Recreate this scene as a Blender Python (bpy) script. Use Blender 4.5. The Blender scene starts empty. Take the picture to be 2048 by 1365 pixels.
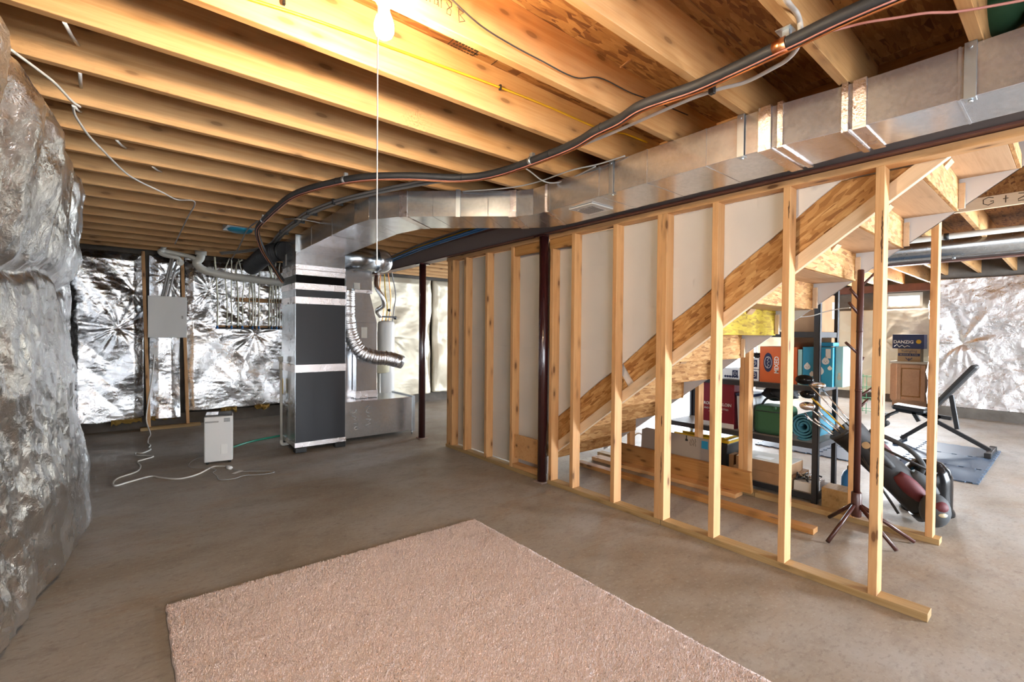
import bpy, bmesh, math, random
import numpy as np
from mathutils import Vector, Matrix

random.seed(7)
SC = bpy.context.scene
COL = SC.collection
PI = math.pi

# ------------------------------------------------------------------ camera
FPX, YAW, PITCH, ROLL = 930.3, .687326, -.0143971, .0087668
EYE = Vector((0, 0, 1.345))
FW = Vector((math.sin(YAW) * math.cos(PITCH), math.cos(YAW) * math.cos(PITCH), math.sin(PITCH)))
_r = Vector((math.cos(YAW), -math.sin(YAW), 0))
_u = _r.cross(FW)
RT = _r * math.cos(ROLL) + _u * math.sin(ROLL)
UP = -_r * math.sin(ROLL) + _u * math.cos(ROLL)
cam_data = bpy.data.cameras.new('camera')
cam = bpy.data.objects.new('camera', cam_data)
COL.objects.link(cam)
cam_data.sensor_width = 36
cam_data.lens = FPX / 2048 * 36
cam_data.clip_start = .05
M3 = Matrix((RT, UP, -FW)).transposed()
cam.matrix_world = Matrix.Translation(EYE) @ M3.to_4x4()
SC.camera = cam

# ------------------------------------------------------------------ world, daylight, fill lights, exposure
SC.view_settings.view_transform = 'Standard'
SC.view_settings.look = 'None'
SC.view_settings.gamma = 1
SC.view_settings.use_curve_mapping = False
SC.view_settings.exposure = 0.78
W = bpy.data.worlds.new('sky')
SC.world = W
W.use_nodes = True
_bg = W.node_tree.nodes['Background']
_bg.inputs[0].default_value = (.78, .88, 1, 1)
_bg.inputs[1].default_value = 3.0
SC.cycles.max_bounces = 5
SC.cycles.diffuse_bounces = 3
SC.cycles.glossy_bounces = 3
SC.cycles.transmission_bounces = 3
SC.cycles.caustics_reflective = False
SC.cycles.caustics_refractive = False
SC.cycles.use_adaptive_sampling = True
SC.cycles.adaptive_threshold = .12
SC.cycles.adaptive_min_samples = 12
SC.cycles.sample_clamp_indirect = 8


def area_light(name, loc, aim, sx, sy, power, color):
    d = bpy.data.lights.new(name, 'AREA')
    d.shape = 'RECTANGLE'
    d.size, d.size_y = sx, sy
    d.energy = power
    d.color = color
    o = bpy.data.objects.new(name, d)
    COL.objects.link(o)
    o.location = loc
    o.rotation_euler = (Vector(aim) - Vector(loc)).to_track_quat('-Z', 'Y').to_euler()
    return o


# daylight at garden door and east window, added fill at the rest (openings below)
area_light('fill_patio_door', (.9, -3.9, 1.15), (.9, 0, 1.1), 3.4, 2.0, 85, (.94, .97, 1))  # added fill from behind the camera, at an unseen made-up door
area_light('fill_side_window', (-.60, -2.2, 1.25), (3, .6, .9), 2.0, 1.6, 70, (.95, .975, 1))  # added frontal fill for stud wall and carpet, at an unseen made-up window
area_light('daylight_garden_door', (12.2, 6.4, 1.1), (6, 3.4, .7), 2.4, 2.0, 900, (.80, .90, 1))
area_light('daylight_east_window', (12.22, 2.3, 2.1), (8, 2, .6), .7, .34, 70, (.9, .95, 1))
area_light('fill_side_door', (6.6, -3.9, 1.15), (6.2, 0, .9), 2.4, 2.0, 560, (.84, .92, 1))  # added fill for the right side, at another unseen made-up door

# ------------------------------------------------------------------ pixel helpers (points at their true depth)


def _ray(px, py):
    return RT * ((px - 1024) / FPX) - UP * ((py - 682.5) / FPX) + FW


def onz(px, py, z):
    d = _ray(px, py)
    return EYE + d * ((z - EYE.z) / d.z)


def onx(px, py, x):
    d = _ray(px, py)
    return EYE + d * (x / d.x)


def ony(px, py, y):
    d = _ray(px, py)
    return EYE + d * (y / d.y)


# ------------------------------------------------------------------ object helpers
def props(o, label=None, cat=None, group=None, kind=None):
    if label: o['label'] = label
    if cat: o['category'] = cat
    if group: o['group'] = group
    if kind: o['kind'] = kind
    return o


def attach(o, parent):
    if parent is not None:
        o.parent = parent
        o.matrix_parent_inverse = parent.matrix_basis.inverted()


def thing(name, label, cat, loc=(0, 0, 0), group=None, kind=None):
    o = bpy.data.objects.new(name, None)
    COL.objects.link(o)
    o.empty_display_size = .1
    o.location = loc
    return props(o, label, cat, group, kind)


class MB:
    """collects vertices and faces of one mesh"""

    def __init__(s):
        s.v = []; s.f = []; s.sm = []

    def add(s, vs, fs, smooth=False):
        n = len(s.v)
        s.v += [tuple(v) for v in vs]
        s.f += [tuple(i + n for i in f) for f in fs]
        s.sm += [smooth] * len(fs)
        return s

    def box(s, lo, hi, m=None):
        x0, y0, z0 = lo; x1, y1, z1 = hi
        vs = [Vector(p) for p in ((x0, y0, z0), (x1, y0, z0), (x1, y1, z0), (x0, y1, z0), (x0, y0, z1), (x1, y0, z1), (x1, y1, z1), (x0, y1, z1))]
        if m is not None: vs = [m @ v for v in vs]
        return s.add(vs, [(0, 3, 2, 1), (4, 5, 6, 7), (0, 1, 5, 4), (1, 2, 6, 5), (2, 3, 7, 6), (3, 0, 4, 7)])

    def prism(s, poly, vec):
        """poly: 3d points of a planar outline, extruded by vec"""
        a = [Vector(p) for p in poly]; n = len(a); vec = Vector(vec)
        b = [p + vec for p in a]
        fs = [tuple(range(n))[::-1], tuple(range(n, 2 * n))]
        fs += [(i, (i + 1) % n, n + (i + 1) % n, n + i) for i in range(n)]
        return s.add(a + b, fs)

    def hexa(s, a4, b4):
        """two quads joined into a solid"""
        return s.add(list(a4) + list(b4), [(0, 3, 2, 1), (4, 5, 6, 7), (0, 1, 5, 4), (1, 2, 6, 5), (2, 3, 7, 6), (3, 0, 4, 7)])

    def tube(s, pts, r, seg=10, cap=True, flat=None):
        pts = [Vector(p) for p in pts]
        n = len(pts)
        rs = r if isinstance(r, (list, tuple)) else [r] * n
        t0 = (pts[1] - pts[0]).normalized()
        up = Vector((0, 0, 1)) if abs(t0.z) < .9 else Vector((1, 0, 0))
        nrm = (up - t0 * up.dot(t0)).normalized()
        vs = []
        for i, p in enumerate(pts):
            a = pts[max(i - 1, 0)]; b = pts[min(i + 1, n - 1)]
            t = (b - a)
            t = t.normalized() if t.length > 1e-9 else t0
            nrm = (nrm - t * nrm.dot(t))
            nrm = nrm.normalized() if nrm.length > 1e-6 else t.orthogonal().normalized()
            bn = t.cross(nrm)
            for k in range(seg):
                q = 2 * PI * k / seg
                kx, ky = math.cos(q), math.sin(q)
                if flat: kx *= flat
                vs.append(p + nrm * (rs[i] * kx) + bn * (rs[i] * ky))
        fs = []
        for i in range(n - 1):
            for k in range(seg):
                k2 = (k + 1) % seg
                fs.append((i * seg + k, i * seg + k2, (i + 1) * seg + k2, (i + 1) * seg + k))
        s.add(vs, fs, True)
        if cap:
            m = len(s.v) - len(vs)
            s.f.append(tuple(m + k for k in range(seg))[::-1]); s.sm.append(False)
            s.f.append(tuple(m + (n - 1) * seg + k for k in range(seg))); s.sm.append(False)
        return s

    def cyl(s, a, b, r, r2=None, seg=16):
        return s.tube([a, b], [r, r if r2 is None else r2], seg)

    def lathe(s, prof, c=(0, 0, 0), seg=24, axis='z', smooth=True):
        c = Vector(c); vs = []; fs = []
        n = len(prof)
        for r, h in prof:
            for k in range(seg):
                q = 2 * PI * k / seg
                a, b = r * math.cos(q), r * math.sin(q)
                vs.append(c + (Vector((a, b, h)) if axis == 'z' else Vector((h, a, b)) if axis == 'x' else Vector((b, h, a))))
        for i in range(n - 1):
            for k in range(seg):
                k2 = (k + 1) % seg
                fs.append((i * seg + k, i * seg + k2, (i + 1) * seg + k2, (i + 1) * seg + k))
        fs2 = [tuple(range(seg))[::-1], tuple((n - 1) * seg + k for k in range(seg))]
        s.add(vs, fs, smooth)
        m = len(s.v) - len(vs)
        for f in fs2:
            s.f.append(tuple(i + m for i in f)); s.sm.append(False)
        return s

    def grid(s, fn, nu, nv, smooth=True):
        vs = [fn(i / nu, j / nv) for j in range(nv + 1) for i in range(nu + 1)]
        fs = [(j * (nu + 1) + i, j * (nu + 1) + i + 1, (j + 1) * (nu + 1) + i + 1, (j + 1) * (nu + 1) + i) for j in range(nv) for i in range(nu)]
        return s.add(vs, fs, smooth)

    def ball(s, c, rx, ry, rz, seg=20, rings=12, m=None):
        c = Vector(c); vs = []; fs = []
        for j in range(rings + 1):
            th = PI * j / rings
            for k in range(seg):
                q = 2 * PI * k / seg
                v = Vector((rx * math.sin(th) * math.cos(q), ry * math.sin(th) * math.sin(q), rz * math.cos(th)))
                if m is not None: v = m @ v
                vs.append(c + v)
        for j in range(rings):
            for k in range(seg):
                k2 = (k + 1) % seg
                fs.append((j * seg + k, (j + 1) * seg + k, (j + 1) * seg + k2, j * seg + k2))
        return s.add(vs, fs, True)

    def build(s, name, mat, parent=None, bevel=0, bseg=2, fix=True, origin=None):
        me = bpy.data.meshes.new(name)
        vs = s.v
        if origin is not None:
            ox, oy, oz = origin
            vs = [(x - ox, y - oy, z - oz) for x, y, z in vs]
        me.from_pydata(vs, [], s.f)
        me.polygons.foreach_set('use_smooth', s.sm)
        me.materials.append(mat)
        if fix:
            bm = bmesh.new(); bm.from_mesh(me)
            bmesh.ops.remove_doubles(bm, verts=bm.verts, dist=1e-6)
            bmesh.ops.recalc_face_normals(bm, faces=bm.faces)
            bm.to_mesh(me); bm.free()
        me.update()
        o = bpy.data.objects.new(name, me)
        COL.objects.link(o)
        if origin is not None: o.location = origin
        attach(o, parent)
        if bevel:
            b = o.modifiers.new('edge', 'BEVEL')
            b.width = bevel; b.segments = bseg; b.limit_method = 'ANGLE'; b.angle_limit = .6
        return o


def box(name, lo, hi, mat, parent=None, bevel=0, bseg=2):
    c = ((lo[0] + hi[0]) / 2, (lo[1] + hi[1]) / 2, lo[2])
    return MB().box(lo, hi).build(name, mat, parent, bevel, bseg, origin=c)


def frame(a, b, side):
    """matrix with local x from a to b, local y as near side as possible"""
    a = Vector(a); b = Vector(b)
    x = (b - a).normalized()
    y = Vector(side); y = (y - x * y.dot(x)).normalized()
    z = x.cross(y)
    return Matrix.Translation(a) @ Matrix((x, y, z)).transposed().to_4x4()


BOARD_CACHE = {}


def board(name, a, b, w, t, mat, parent=None, side=(0, 1, 0), bevel=.002, unique=False):
    """a board whose local x runs along its length; w along side, t across"""
    L = round((Vector(b) - Vector(a)).length, 3)
    key = (L, w, t, mat.name, bevel)
    me = None if unique else BOARD_CACHE.get(key)
    if me is None:
        bm = bmesh.new()
        bmesh.ops.create_cube(bm, size=1)
        for v in bm.verts:
            v.co = Vector(((v.co.x + .5) * L, v.co.y * w, v.co.z * t))
        if bevel:
            bmesh.ops.bevel(bm, geom=list(bm.edges), offset=bevel, segments=1, affect='EDGES')
        me = bpy.data.meshes.new(name); bm.to_mesh(me); bm.free()
        me.materials.append(mat)
        BOARD_CACHE[key] = me
    o = bpy.data.objects.new(name, me)
    COL.objects.link(o)
    o.matrix_basis = frame(a, b, side)
    attach(o, parent)
    return o


def smooth_path(pts, n=8):
    """Catmull-Rom through the points"""
    p = [Vector(q) for q in pts]
    p = [p[0] * 2 - p[1]] + p + [p[-1] * 2 - p[-2]]
    out = []
    for i in range(1, len(p) - 2):
        for k in range(n):
            t = k / n
            a, b, c, d = p[i - 1], p[i], p[i + 1], p[i + 2]
            out.append(.5 * ((2 * b) + (c - a) * t + (2 * a - 5 * b + 4 * c - d) * t * t + (3 * b - a - 3 * c + d) * t ** 3))
    out.append(p[-2])
    return out


def cable(name, pts, r, mat, parent=None, n=8, seg=8, flat=None):
    return MB().tube(smooth_path(pts, n), r, seg, flat=flat).build(name, mat, parent, fix=False)


def lettering(name, text, size, mat, m, parent, extrude=.0004, align='CENTER', bold=0, sx=1.0):
    c = bpy.data.curves.new(name, 'FONT')
    c.body = text; c.size = size; c.extrude = extrude
    c.align_x = align; c.align_y = 'CENTER'
    c.offset = bold
    c.resolution_u = 3
    t = bpy.data.objects.new(name, c)
    COL.objects.link(t)
    dg = bpy.context.evaluated_depsgraph_get()
    me = bpy.data.meshes.new_from_object(t.evaluated_get(dg))
    bpy.data.objects.remove(t)
    me.name = name
    if sx != 1.0:
        for v in me.vertices: v.co.x *= sx
    me.materials.clear(); me.materials.append(mat)
    o = bpy.data.objects.new(name, me)
    COL.objects.link(o)
    o.matrix_basis = m
    attach(o, parent)
    return o


def face_m(origin, right, up):
    r = Vector(right).normalized(); u = Vector(up); u = (u - r * u.dot(r)).normalized()
    return Matrix.Translation(Vector(origin)) @ Matrix((r, u, r.cross(u))).transposed().to_4x4()


def scribble(name, strokes, m, r, mat, parent):
    mb = MB()
    for st in strokes:
        mb.tube([m @ Vector((x, y, 0)) for x, y in st], r, 5)
    return mb.build(name, mat, parent, fix=False)

# ------------------------------------------------------------------ materials
def new_mat(name, color=(.5, .5, .5), rough=.6, metal=0.0, spec=None, coat=0.0):
    m = bpy.data.materials.new(name); m.use_nodes = True
    b = m.node_tree.nodes['Principled BSDF']
    b.inputs['Base Color'].default_value = (*color, 1)
    b.inputs['Roughness'].default_value = rough
    b.inputs['Metallic'].default_value = metal
    if spec is not None: b.inputs['Specular IOR Level'].default_value = spec
    if coat: b.inputs['Coat Weight'].default_value = coat
    return m


class NT:
    def __init__(s, m):
        s.t = m.node_tree; s.b = s.t.nodes['Principled BSDF']

    def n(s, kind, **kw):
        nd = s.t.nodes.new(kind)
        for k, v in kw.items():
            if k in nd.inputs.keys() if isinstance(k, str) else False:
                nd.inputs[k].default_value = v
            else:
                setattr(nd, k, v)
        return nd

    def l(s, a, b):
        s.t.links.new(a, b)

    def coords(s, scale=(1, 1, 1), rnd=True, space='Object', rot=(0, 0, 0)):
        tc = s.n('ShaderNodeTexCoord')
        mp = s.n('ShaderNodeMapping')
        mp.inputs['Scale'].default_value = scale
        mp.inputs['Rotation'].default_value = rot
        src = tc.outputs[space]
        if rnd:
            oi = s.n('ShaderNodeObjectInfo')
            mu = s.n('ShaderNodeVectorMath', operation='MULTIPLY')
            cb = s.n('ShaderNodeCombineXYZ')
            for i in range(3): s.l(oi.outputs['Random'], cb.inputs[i])
            s.l(cb.outputs[0], mu.inputs[0]); mu.inputs[1].default_value = (37.0, 19.0, 53.0)
            ad = s.n('ShaderNodeVectorMath', operation='ADD')
            s.l(src, ad.inputs[0]); s.l(mu.outputs[0], ad.inputs[1])
            src = ad.outputs[0]
        s.l(src, mp.inputs['Vector'])
        return mp.outputs[0]

    def noise(s, vec, scale=5, detail=4, rough=.55, dist=0):
        nd = s.n('ShaderNodeTexNoise')
        nd.inputs['Scale'].default_value = scale; nd.inputs['Detail'].default_value = detail
        nd.inputs['Roughness'].default_value = rough; nd.inputs['Distortion'].default_value = dist
        s.l(vec, nd.inputs['Vector'])
        return nd.outputs['Fac']

    def voro(s, vec, scale=5, feature='F1', out='Distance', rnd=1.0):
        nd = s.n('ShaderNodeTexVoronoi', feature=feature)
        nd.inputs['Scale'].default_value = scale; nd.inputs['Randomness'].default_value = rnd
        s.l(vec, nd.inputs['Vector'])
        return nd.outputs[out]

    def ramp(s, fac, stops, interp='LINEAR'):
        nd = s.n('ShaderNodeValToRGB')
        nd.color_ramp.interpolation = interp
        e = nd.color_ramp.elements
        while len(e) < len(stops): e.new(.5)
        for el, (p, c) in zip(e, stops):
            el.position = p
            el.color = (*c, 1) if len(c) == 3 else c
        s.l(fac, nd.inputs[0])
        return nd.outputs[0]

    def mix(s, fac, a, b, mode='MIX'):
        nd = s.n('ShaderNodeMix', data_type='RGBA', blend_type=mode)
        for sock, v in ((nd.inputs[0], fac), (nd.inputs[6], a), (nd.inputs[7], b)):
            if isinstance(v, (int, float)): sock.default_value = v
            elif isinstance(v, tuple): sock.default_value = (*v, 1)
            else: s.l(v, sock)
        return nd.outputs[2]

    def bump(s, h, strength=.3, dist=.01, normal=None):
        nd = s.n('ShaderNodeBump')
        nd.inputs['Strength'].default_value = strength; nd.inputs['Distance'].default_value = dist
        s.l(h, nd.inputs['Height'])
        if normal is not None: s.l(normal, nd.inputs['Normal'])
        return nd.outputs[0]

    def set(s, key, out):
        s.l(out, s.b.inputs[key])


def G(v):
    return (v, v, v)


def wood(name, light, mid, dark, knots=.5, rough=.62, bump=.15):
    m = new_mat(name, mid, rough); t = NT(m)
    v = t.coords((.7, 15, 15))
    g = t.noise(v, 2.0, 4, .55, .4)
    c = t.ramp(g, [(.30, mid), (.5, light), (.66, mid)])
    v2 = t.coords((.5, 3, 3))
    c = t.mix(t.ramp(t.noise(v2, 1.6, 2), [(.35, G(0)), (.7, G(.55))]), c, mid, 'MULTIPLY') if False else t.mix(t.ramp(t.noise(v2, 1.6, 2), [(.45, G(0)), (.8, G(.30))]), c, dark)
    # fine growth lines
    v4 = t.coords((1.5, 60, 60))
    c = t.mix(t.ramp(t.noise(v4, 3, 2), [(.45, G(0)), (.75, G(.16))]), c, dark)
    # knots
    v3 = t.coords((4.2, 12, 12))
    k = t.voro(v3, 1.0)
    c = t.mix(t.ramp(k, [(.11, G(min(1, 1.3 * knots))), (.15, G(.55 * knots)), (.26, G(.15 * knots)), (.36, G(0))]), c, tuple(x * .45 for x in dark))
    t.set('Base Color', c)
    t.set('Normal', t.bump(g, bump, .004))
    return m


PINE = wood('pine_stud', (.71, .415, .19), (.63, .335, .135), (.40, .17, .055), .85)
JOIST = wood('pine_joist', (.66, .385, .165), (.58, .305, .11), (.36, .15, .042), .55)
DARKPINE = wood('aged_pine', (.55, .29, .10), (.46, .215, .06), (.26, .10, .025), .6)
TREATED = wood('treated_pine', (.47, .32, .15), (.37, .235, .095), (.20, .11, .04), .3)
PLY = wood('plywood', (.60, .40, .24), (.52, .33, .19), (.38, .22, .11), .15)
OAK = wood('oak_cabinet', (.60, .36, .22), (.54, .31, .18), (.40, .20, .10), .05, .4)
PALEPINE = wood('pale_pine', (.80, .62, .43), (.74, .55, .36), (.52, .34, .18), .35)


def osb(name, a, b, c_, d, sc=1.0, seams=False):
    m = new_mat(name, b, .7); t = NT(m)
    cols = []
    for i, (rot, s) in enumerate((((.1, .2, .25), 1), ((.2, .1, .8), 1.15), ((.15, .3, -.45), .9))):
        v = t.coords((10 * s * sc, 52 * s * sc, 44 * s * sc), rot=rot)
        nd = t.n('ShaderNodeTexVoronoi'); nd.inputs['Scale'].default_value = 1.0
        t.l(v, nd.inputs['Vector'])
        sp = t.n('ShaderNodeSeparateColor'); t.l(nd.outputs['Color'], sp.inputs[0])
        col = t.ramp(sp.outputs[0], [(0, d), (.25, c_), (.6, b), (1, a)])
        cols.append((col, sp.outputs[1], nd.outputs['Distance']))
    x = t.mix(t.ramp(cols[1][1], [(.45, G(0)), (.55, G(1))]), cols[0][0], cols[1][0])
    x = t.mix(t.ramp(cols[2][1], [(.55, G(0)), (.62, G(1))]), x, cols[2][0])
    fine = t.noise(t.coords((12, 60, 60)), 2, 3)
    x = t.mix(t.ramp(fine, [(.45, G(0)), (.8, G(.3))]), x, d)
    t.set('Base Color', x)
    t.set('Normal', t.bump(cols[0][1], .25, .003))
    return m


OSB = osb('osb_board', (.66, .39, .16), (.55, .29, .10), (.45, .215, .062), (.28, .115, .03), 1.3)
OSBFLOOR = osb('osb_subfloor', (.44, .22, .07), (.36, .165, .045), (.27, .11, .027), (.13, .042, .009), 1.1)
OSBYEL = osb('osb_yellow_paint', (.56, .42, .03), (.50, .36, .02), (.42, .28, .015), (.25, .15, .01), 1.3)

DRYWALL = new_mat('drywall_board', (.70, .68, .67), .85)
_t = NT(DRYWALL)
_t.set('Base Color', _t.ramp(_t.noise(_t.coords((1, 1, 1)), 1.3, 3), [(.3, (.68, .655, .64)), (.7, (.74, .72, .705))]))
DRYWHITE = new_mat('white_drywall', (.70, .70, .72), .85)

CONC = new_mat('concrete_floor', (.3, .26, .22), .55)
_t = NT(CONC)
_v = _t.coords((1, 1, 1), False)
_vs = _t.coords((1, 2.2, 1), False, rot=(0, 0, .5))
_c = _t.ramp(_t.noise(_v, .7, 6, .62, .6), [(.32, (.26, .205, .15)), (.48, (.36, .315, .265)), (.64, (.42, .405, .385))])
_c = _t.mix(_t.ramp(_t.noise(_vs, 1.5, 6, .65, .8), [(.52, G(0)), (.72, G(.65))]), _c, (.34, .245, .16))
_c = _t.mix(_t.ramp(_t.noise(_vs, 3.1, 6, .7), [(.5, G(0)), (.75, G(.6))]), _c, (.22, .185, .155))
_c = _t.mix(_t.ramp(_t.noise(_v, 55, 3), [(.56, G(0)), (.70, G(.45))]), _c, (.47, .44, .40))
_c = _t.mix(_t.ramp(_t.noise(_vs, 22, 5, .7), [(.52, G(0)), (.70, G(.55))]), _c, (.19, .155, .125))
_c = _t.mix(_t.ramp(_t.noise(_v, 9, 5, .7), [(.60, G(0)), (.72, G(.5))]), _c, (.16, .13, .11))
_t.set('Base Color', _c)
_t.set('Roughness', _t.ramp(_t.noise(_v, 2.2, 4), [(.3, G(.42)), (.7, G(.66))]))
_t.set('Normal', _t.bump(_t.noise(_v, 30, 5), .12, .004))
CONCWALL = new_mat('concrete_footing', (.115, .10, .085), .85)
_t = NT(CONCWALL)
_t.set('Base Color', _t.ramp(_t.noise(_t.coords(), 3, 5), [(.35, (.085, .072, .06)), (.7, (.17, .15, .13))]))


def foil_mat(name, c, r0, r1, weave=70, cr=14, st=.5, metal=1.0):
    m = new_mat(name, c, .25, metal); t = NT(m)
    v = t.coords((1, 1, 1), False)
    a = t.noise(v, cr, 6, .62, .35)
    rg = t.n('ShaderNodeMath', operation='SUBTRACT'); t.l(a, rg.inputs[0]); rg.inputs[1].default_value = .5
    ab = t.n('ShaderNodeMath', operation='ABSOLUTE'); t.l(rg.outputs[0], ab.inputs[0])
    b1 = t.bump(ab.outputs[0], st, .012)
    w = t.voro(v, weave)
    t.set('Normal', t.bump(w, .14, .003, b1))
    t.set('Roughness', t.ramp(t.noise(v, 6, 3), [(.3, G(r0)), (.7, G(r1))]))
    return m


FOIL = foil_mat('foil_facing', (.83, .83, .84), .20, .34, 90, 12, 1.0)
FOILCREAM = foil_mat('foil_cream_lit', (.66, .60, .47), .38, .52, 50, 5, .3, .35)  # same foil, with the cream daylight on it put into the colour
TAPE = foil_mat('foil_tape', (.80, .74, .73), .18, .34, 160, 60, .35)
FLEX = foil_mat('flex_foil', (.83, .83, .84), .12, .24, 200, 60, .5)
POUCH = new_mat('fibreglass_batt', (.34, .21, .05), .95)


def galv(name, c0, c1, r0=.22, r1=.42, metal=1.0):
    m = new_mat(name, c0, .3, metal); t = NT(m)
    v = t.coords((1, 1, 1), True)
    nd = t.n('ShaderNodeTexVoronoi'); nd.inputs['Scale'].default_value = 70
    t.l(v, nd.inputs['Vector'])
    sp = t.n('ShaderNodeSeparateColor'); t.l(nd.outputs['Color'], sp.inputs[0])
    c = t.ramp(sp.outputs[0], [(0, c0), (1, c1)])
    c = t.mix(t.ramp(t.noise(v, 4, 4, .6), [(.4, G(0)), (.8, G(.25))]), c, tuple(x * .85 for x in c0))
    t.set('Base Color', c)
    t.set('Roughness', t.ramp(t.noise(v, 9, 4), [(.3, G(r0)), (.7, G(r1))]))
    t.set('Normal', t.bump(t.noise(v, 2.2, 1), .10, .02))
    return m


GALV = galv('galvanised_steel', (.62, .64, .67), (.74, .76, .79), .22, .27, .84)
GALVDARK = galv('galvanised_pipe', (.42, .45, .47), (.52, .55, .57), .24, .28)
STRAP = new_mat('zinc_strap', (.55, .60, .64), .35, .9)
PANELBLK = new_mat('charcoal_panel', (.028, .032, .040), .42)
BLACK = new_mat('black_plastic', (.012, .012, .013), .45)
RUBBER = new_mat('black_foam_sleeve', (.022, .023, .026), .6)
_t = NT(RUBBER)
_t.set('Normal', _t.bump(_t.noise(_t.coords(), 60, 3), .25, .004))
STEELBR = new_mat('primer_steel', (.14, .055, .04), .42)
_t = NT(STEELBR)
_c = _t.ramp(_t.noise(_t.coords((1, 1, 1), False), 4, 5), [(.35, (.10, .038, .028)), (.7, (.18, .072, .052))])
_t.set('Base Color', _c)
STEELGRIM = new_mat('grimy_steel', (.32, .25, .225), .65)
COLUMN = new_mat('maroon_column_paint', (.040, .010, .011), .22, 0, None, .4)
COPPER = new_mat('copper', (.80, .34, .14), .28, 1.0)
PINKWIRE = new_mat('pink_wire', (.55, .22, .18), .5)
WHITEPL = new_mat('white_plastic', (.72, .72, .71), .42)
PVC = new_mat('pvc_white', (.66, .65, .60), .4)
PEX = new_mat('pex_cream', (.62, .60, .46), .4)
CREAM = new_mat('cream_plastic', (.62, .58, .42), .5)
GREYCABLE = new_mat('grey_cable', (.34, .33, .32), .5)
PALETUBE = new_mat('pale_tube', (.58, .55, .52), .4)
YELLOWC = new_mat('yellow_cable', (.72, .44, .02), .45)
BLUEC = new_mat('blue_cable', (.02, .16, .45), .45)
BLACKC = new_mat('black_cable', (.02, .018, .016), .5)
WHITEC = new_mat('white_cable', (.70, .68, .64), .5)
GREEN = new_mat('green_hose', (.01, .20, .12), .4)
RED = new_mat('red_enamel', (.45, .02, .02), .4)
INK = new_mat('marker_ink', (.05, .025, .01), .8)
CHALK = new_mat('chalk', (.80, .80, .80), .9)
BARK = new_mat('bark_stain', (.13, .065, .03), .9)
PAPER = new_mat('paper', (.82, .82, .80), .8)
RACK = new_mat('mahogany_rack', (.060, .016, .011), .36)
SHELFM = new_mat('shelf_steel', (.035, .036, .040), .45, .3)
SHELFW = new_mat('shelf_deck', (.22, .19, .16), .7)
CARD = new_mat('cardboard', (.36, .205, .105), .85)
_t = NT(CARD)
_t.set('Base Color', _t.ramp(_t.noise(_t.coords(), 6, 4), [(.3, (.31, .175, .088)), (.7, (.40, .235, .125))]))
GREYCARD = new_mat('grey_board', (.36, .31, .27), .85)
CARDPALE = new_mat('pale_carton_top', (.58, .56, .50), .7)
ORANGE = new_mat('orange_print', (.62, .13, .035), .45)
MAROON = new_mat('crimson_print', (.22, .008, .022), .5)
CYAN = new_mat('cyan_print', (.02, .30, .52), .45)
PALECYAN = new_mat('pale_aqua_print', (.35, .62, .62), .5)
NAVY = new_mat('navy_print', (.012, .02, .07), .5)
WHITEPR = new_mat('white_print', (.80, .80, .78), .6)
TAN = new_mat('tan_print', (.42, .30, .17), .7)
GREENBAG = new_mat('green_canvas', (.028, .095, .042), .85)
TEAL = new_mat('teal_foam', (.05, .21, .30), .8)
CLEARBIN = new_mat('frosted_bin', (.62, .64, .66), .35)
YELLOWLID = new_mat('yellow_lid', (.66, .40, .01), .45)
GOLFBLK = new_mat('black_nylon', (.014, .014, .016), .65)
GOLFGREY = new_mat('grey_nylon', (.045, .05, .055), .65)
GOLFRED = new_mat('burgundy_nylon', (.10, .012, .018), .65)
CHROME = new_mat('chrome', (.78, .78, .80), .12, 1.0)
GLOSSBLK = new_mat('gloss_black', (.006, .006, .007), .16, 0, .2)
VINYL = new_mat('black_vinyl', (.016, .017, .018), .4)
MATBLUE = new_mat('blue_foam_mat', (.075, .115, .175), .4)
LABELW = new_mat('white_label', (.75, .75, .72), .6)
GREENW = new_mat('green_wire', (.06, .30, .14), .5)
GLASS = new_mat('window_glass', (.9, .95, .95), .02)
NT(GLASS).b.inputs['Transmission Weight'].default_value = 1.0
NT(GLASS).b.inputs['IOR'].default_value = 1.01
BULB = bpy.data.materials.new('lit_bulb'); BULB.use_nodes = True
_n = BULB.node_tree; _n.nodes.remove(_n.nodes['Principled BSDF'])
_e = _n.nodes.new('ShaderNodeEmission'); _e.inputs[0].default_value = (1, .77, .50, 1); _e.inputs[1].default_value = 1000
_n.links.new(_e.outputs[0], _n.nodes['Material Output'].inputs[0])
CARPET = new_mat('pink_carpet', (.55, .36, .30), .95)
_t = NT(CARPET)
_v = _t.coords((1, 1, 1), False)
_c = _t.ramp(_t.noise(_v, 170, 2), [(.28, (.62, .46, .435)), (.42, (.88, .75, .735)), (.65, (.92, .82, .815))])
_c = _t.mix(_t.ramp(_t.noise(_v, 85, 1), [(.68, G(0)), (.74, G(.8))]), _c, (.20, .12, .10))
_c = _t.mix(_t.ramp(_t.noise(_v, 2.2, 4), [(.55, G(0)), (.78, G(.30))]), _c, (.62, .47, .38))
_t.set('Base Color', _c)
_t.set('Normal', _t.bump(_t.noise(_v, 190, 2), .6, .006))


# ------------------------------------------------------------------ numpy noise for the crumpled sheets
def _hash(ix, iy, seed):
    h = (ix * 374761393 + iy * 668265263 + seed * 974711) & 0xFFFFFFFF
    h = ((h ^ (h >> 13)) * 1274126177) & 0xFFFFFFFF
    h = h ^ (h >> 16)
    return (h & 0xFFFF) / 65535.0 * 2 - 1


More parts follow.
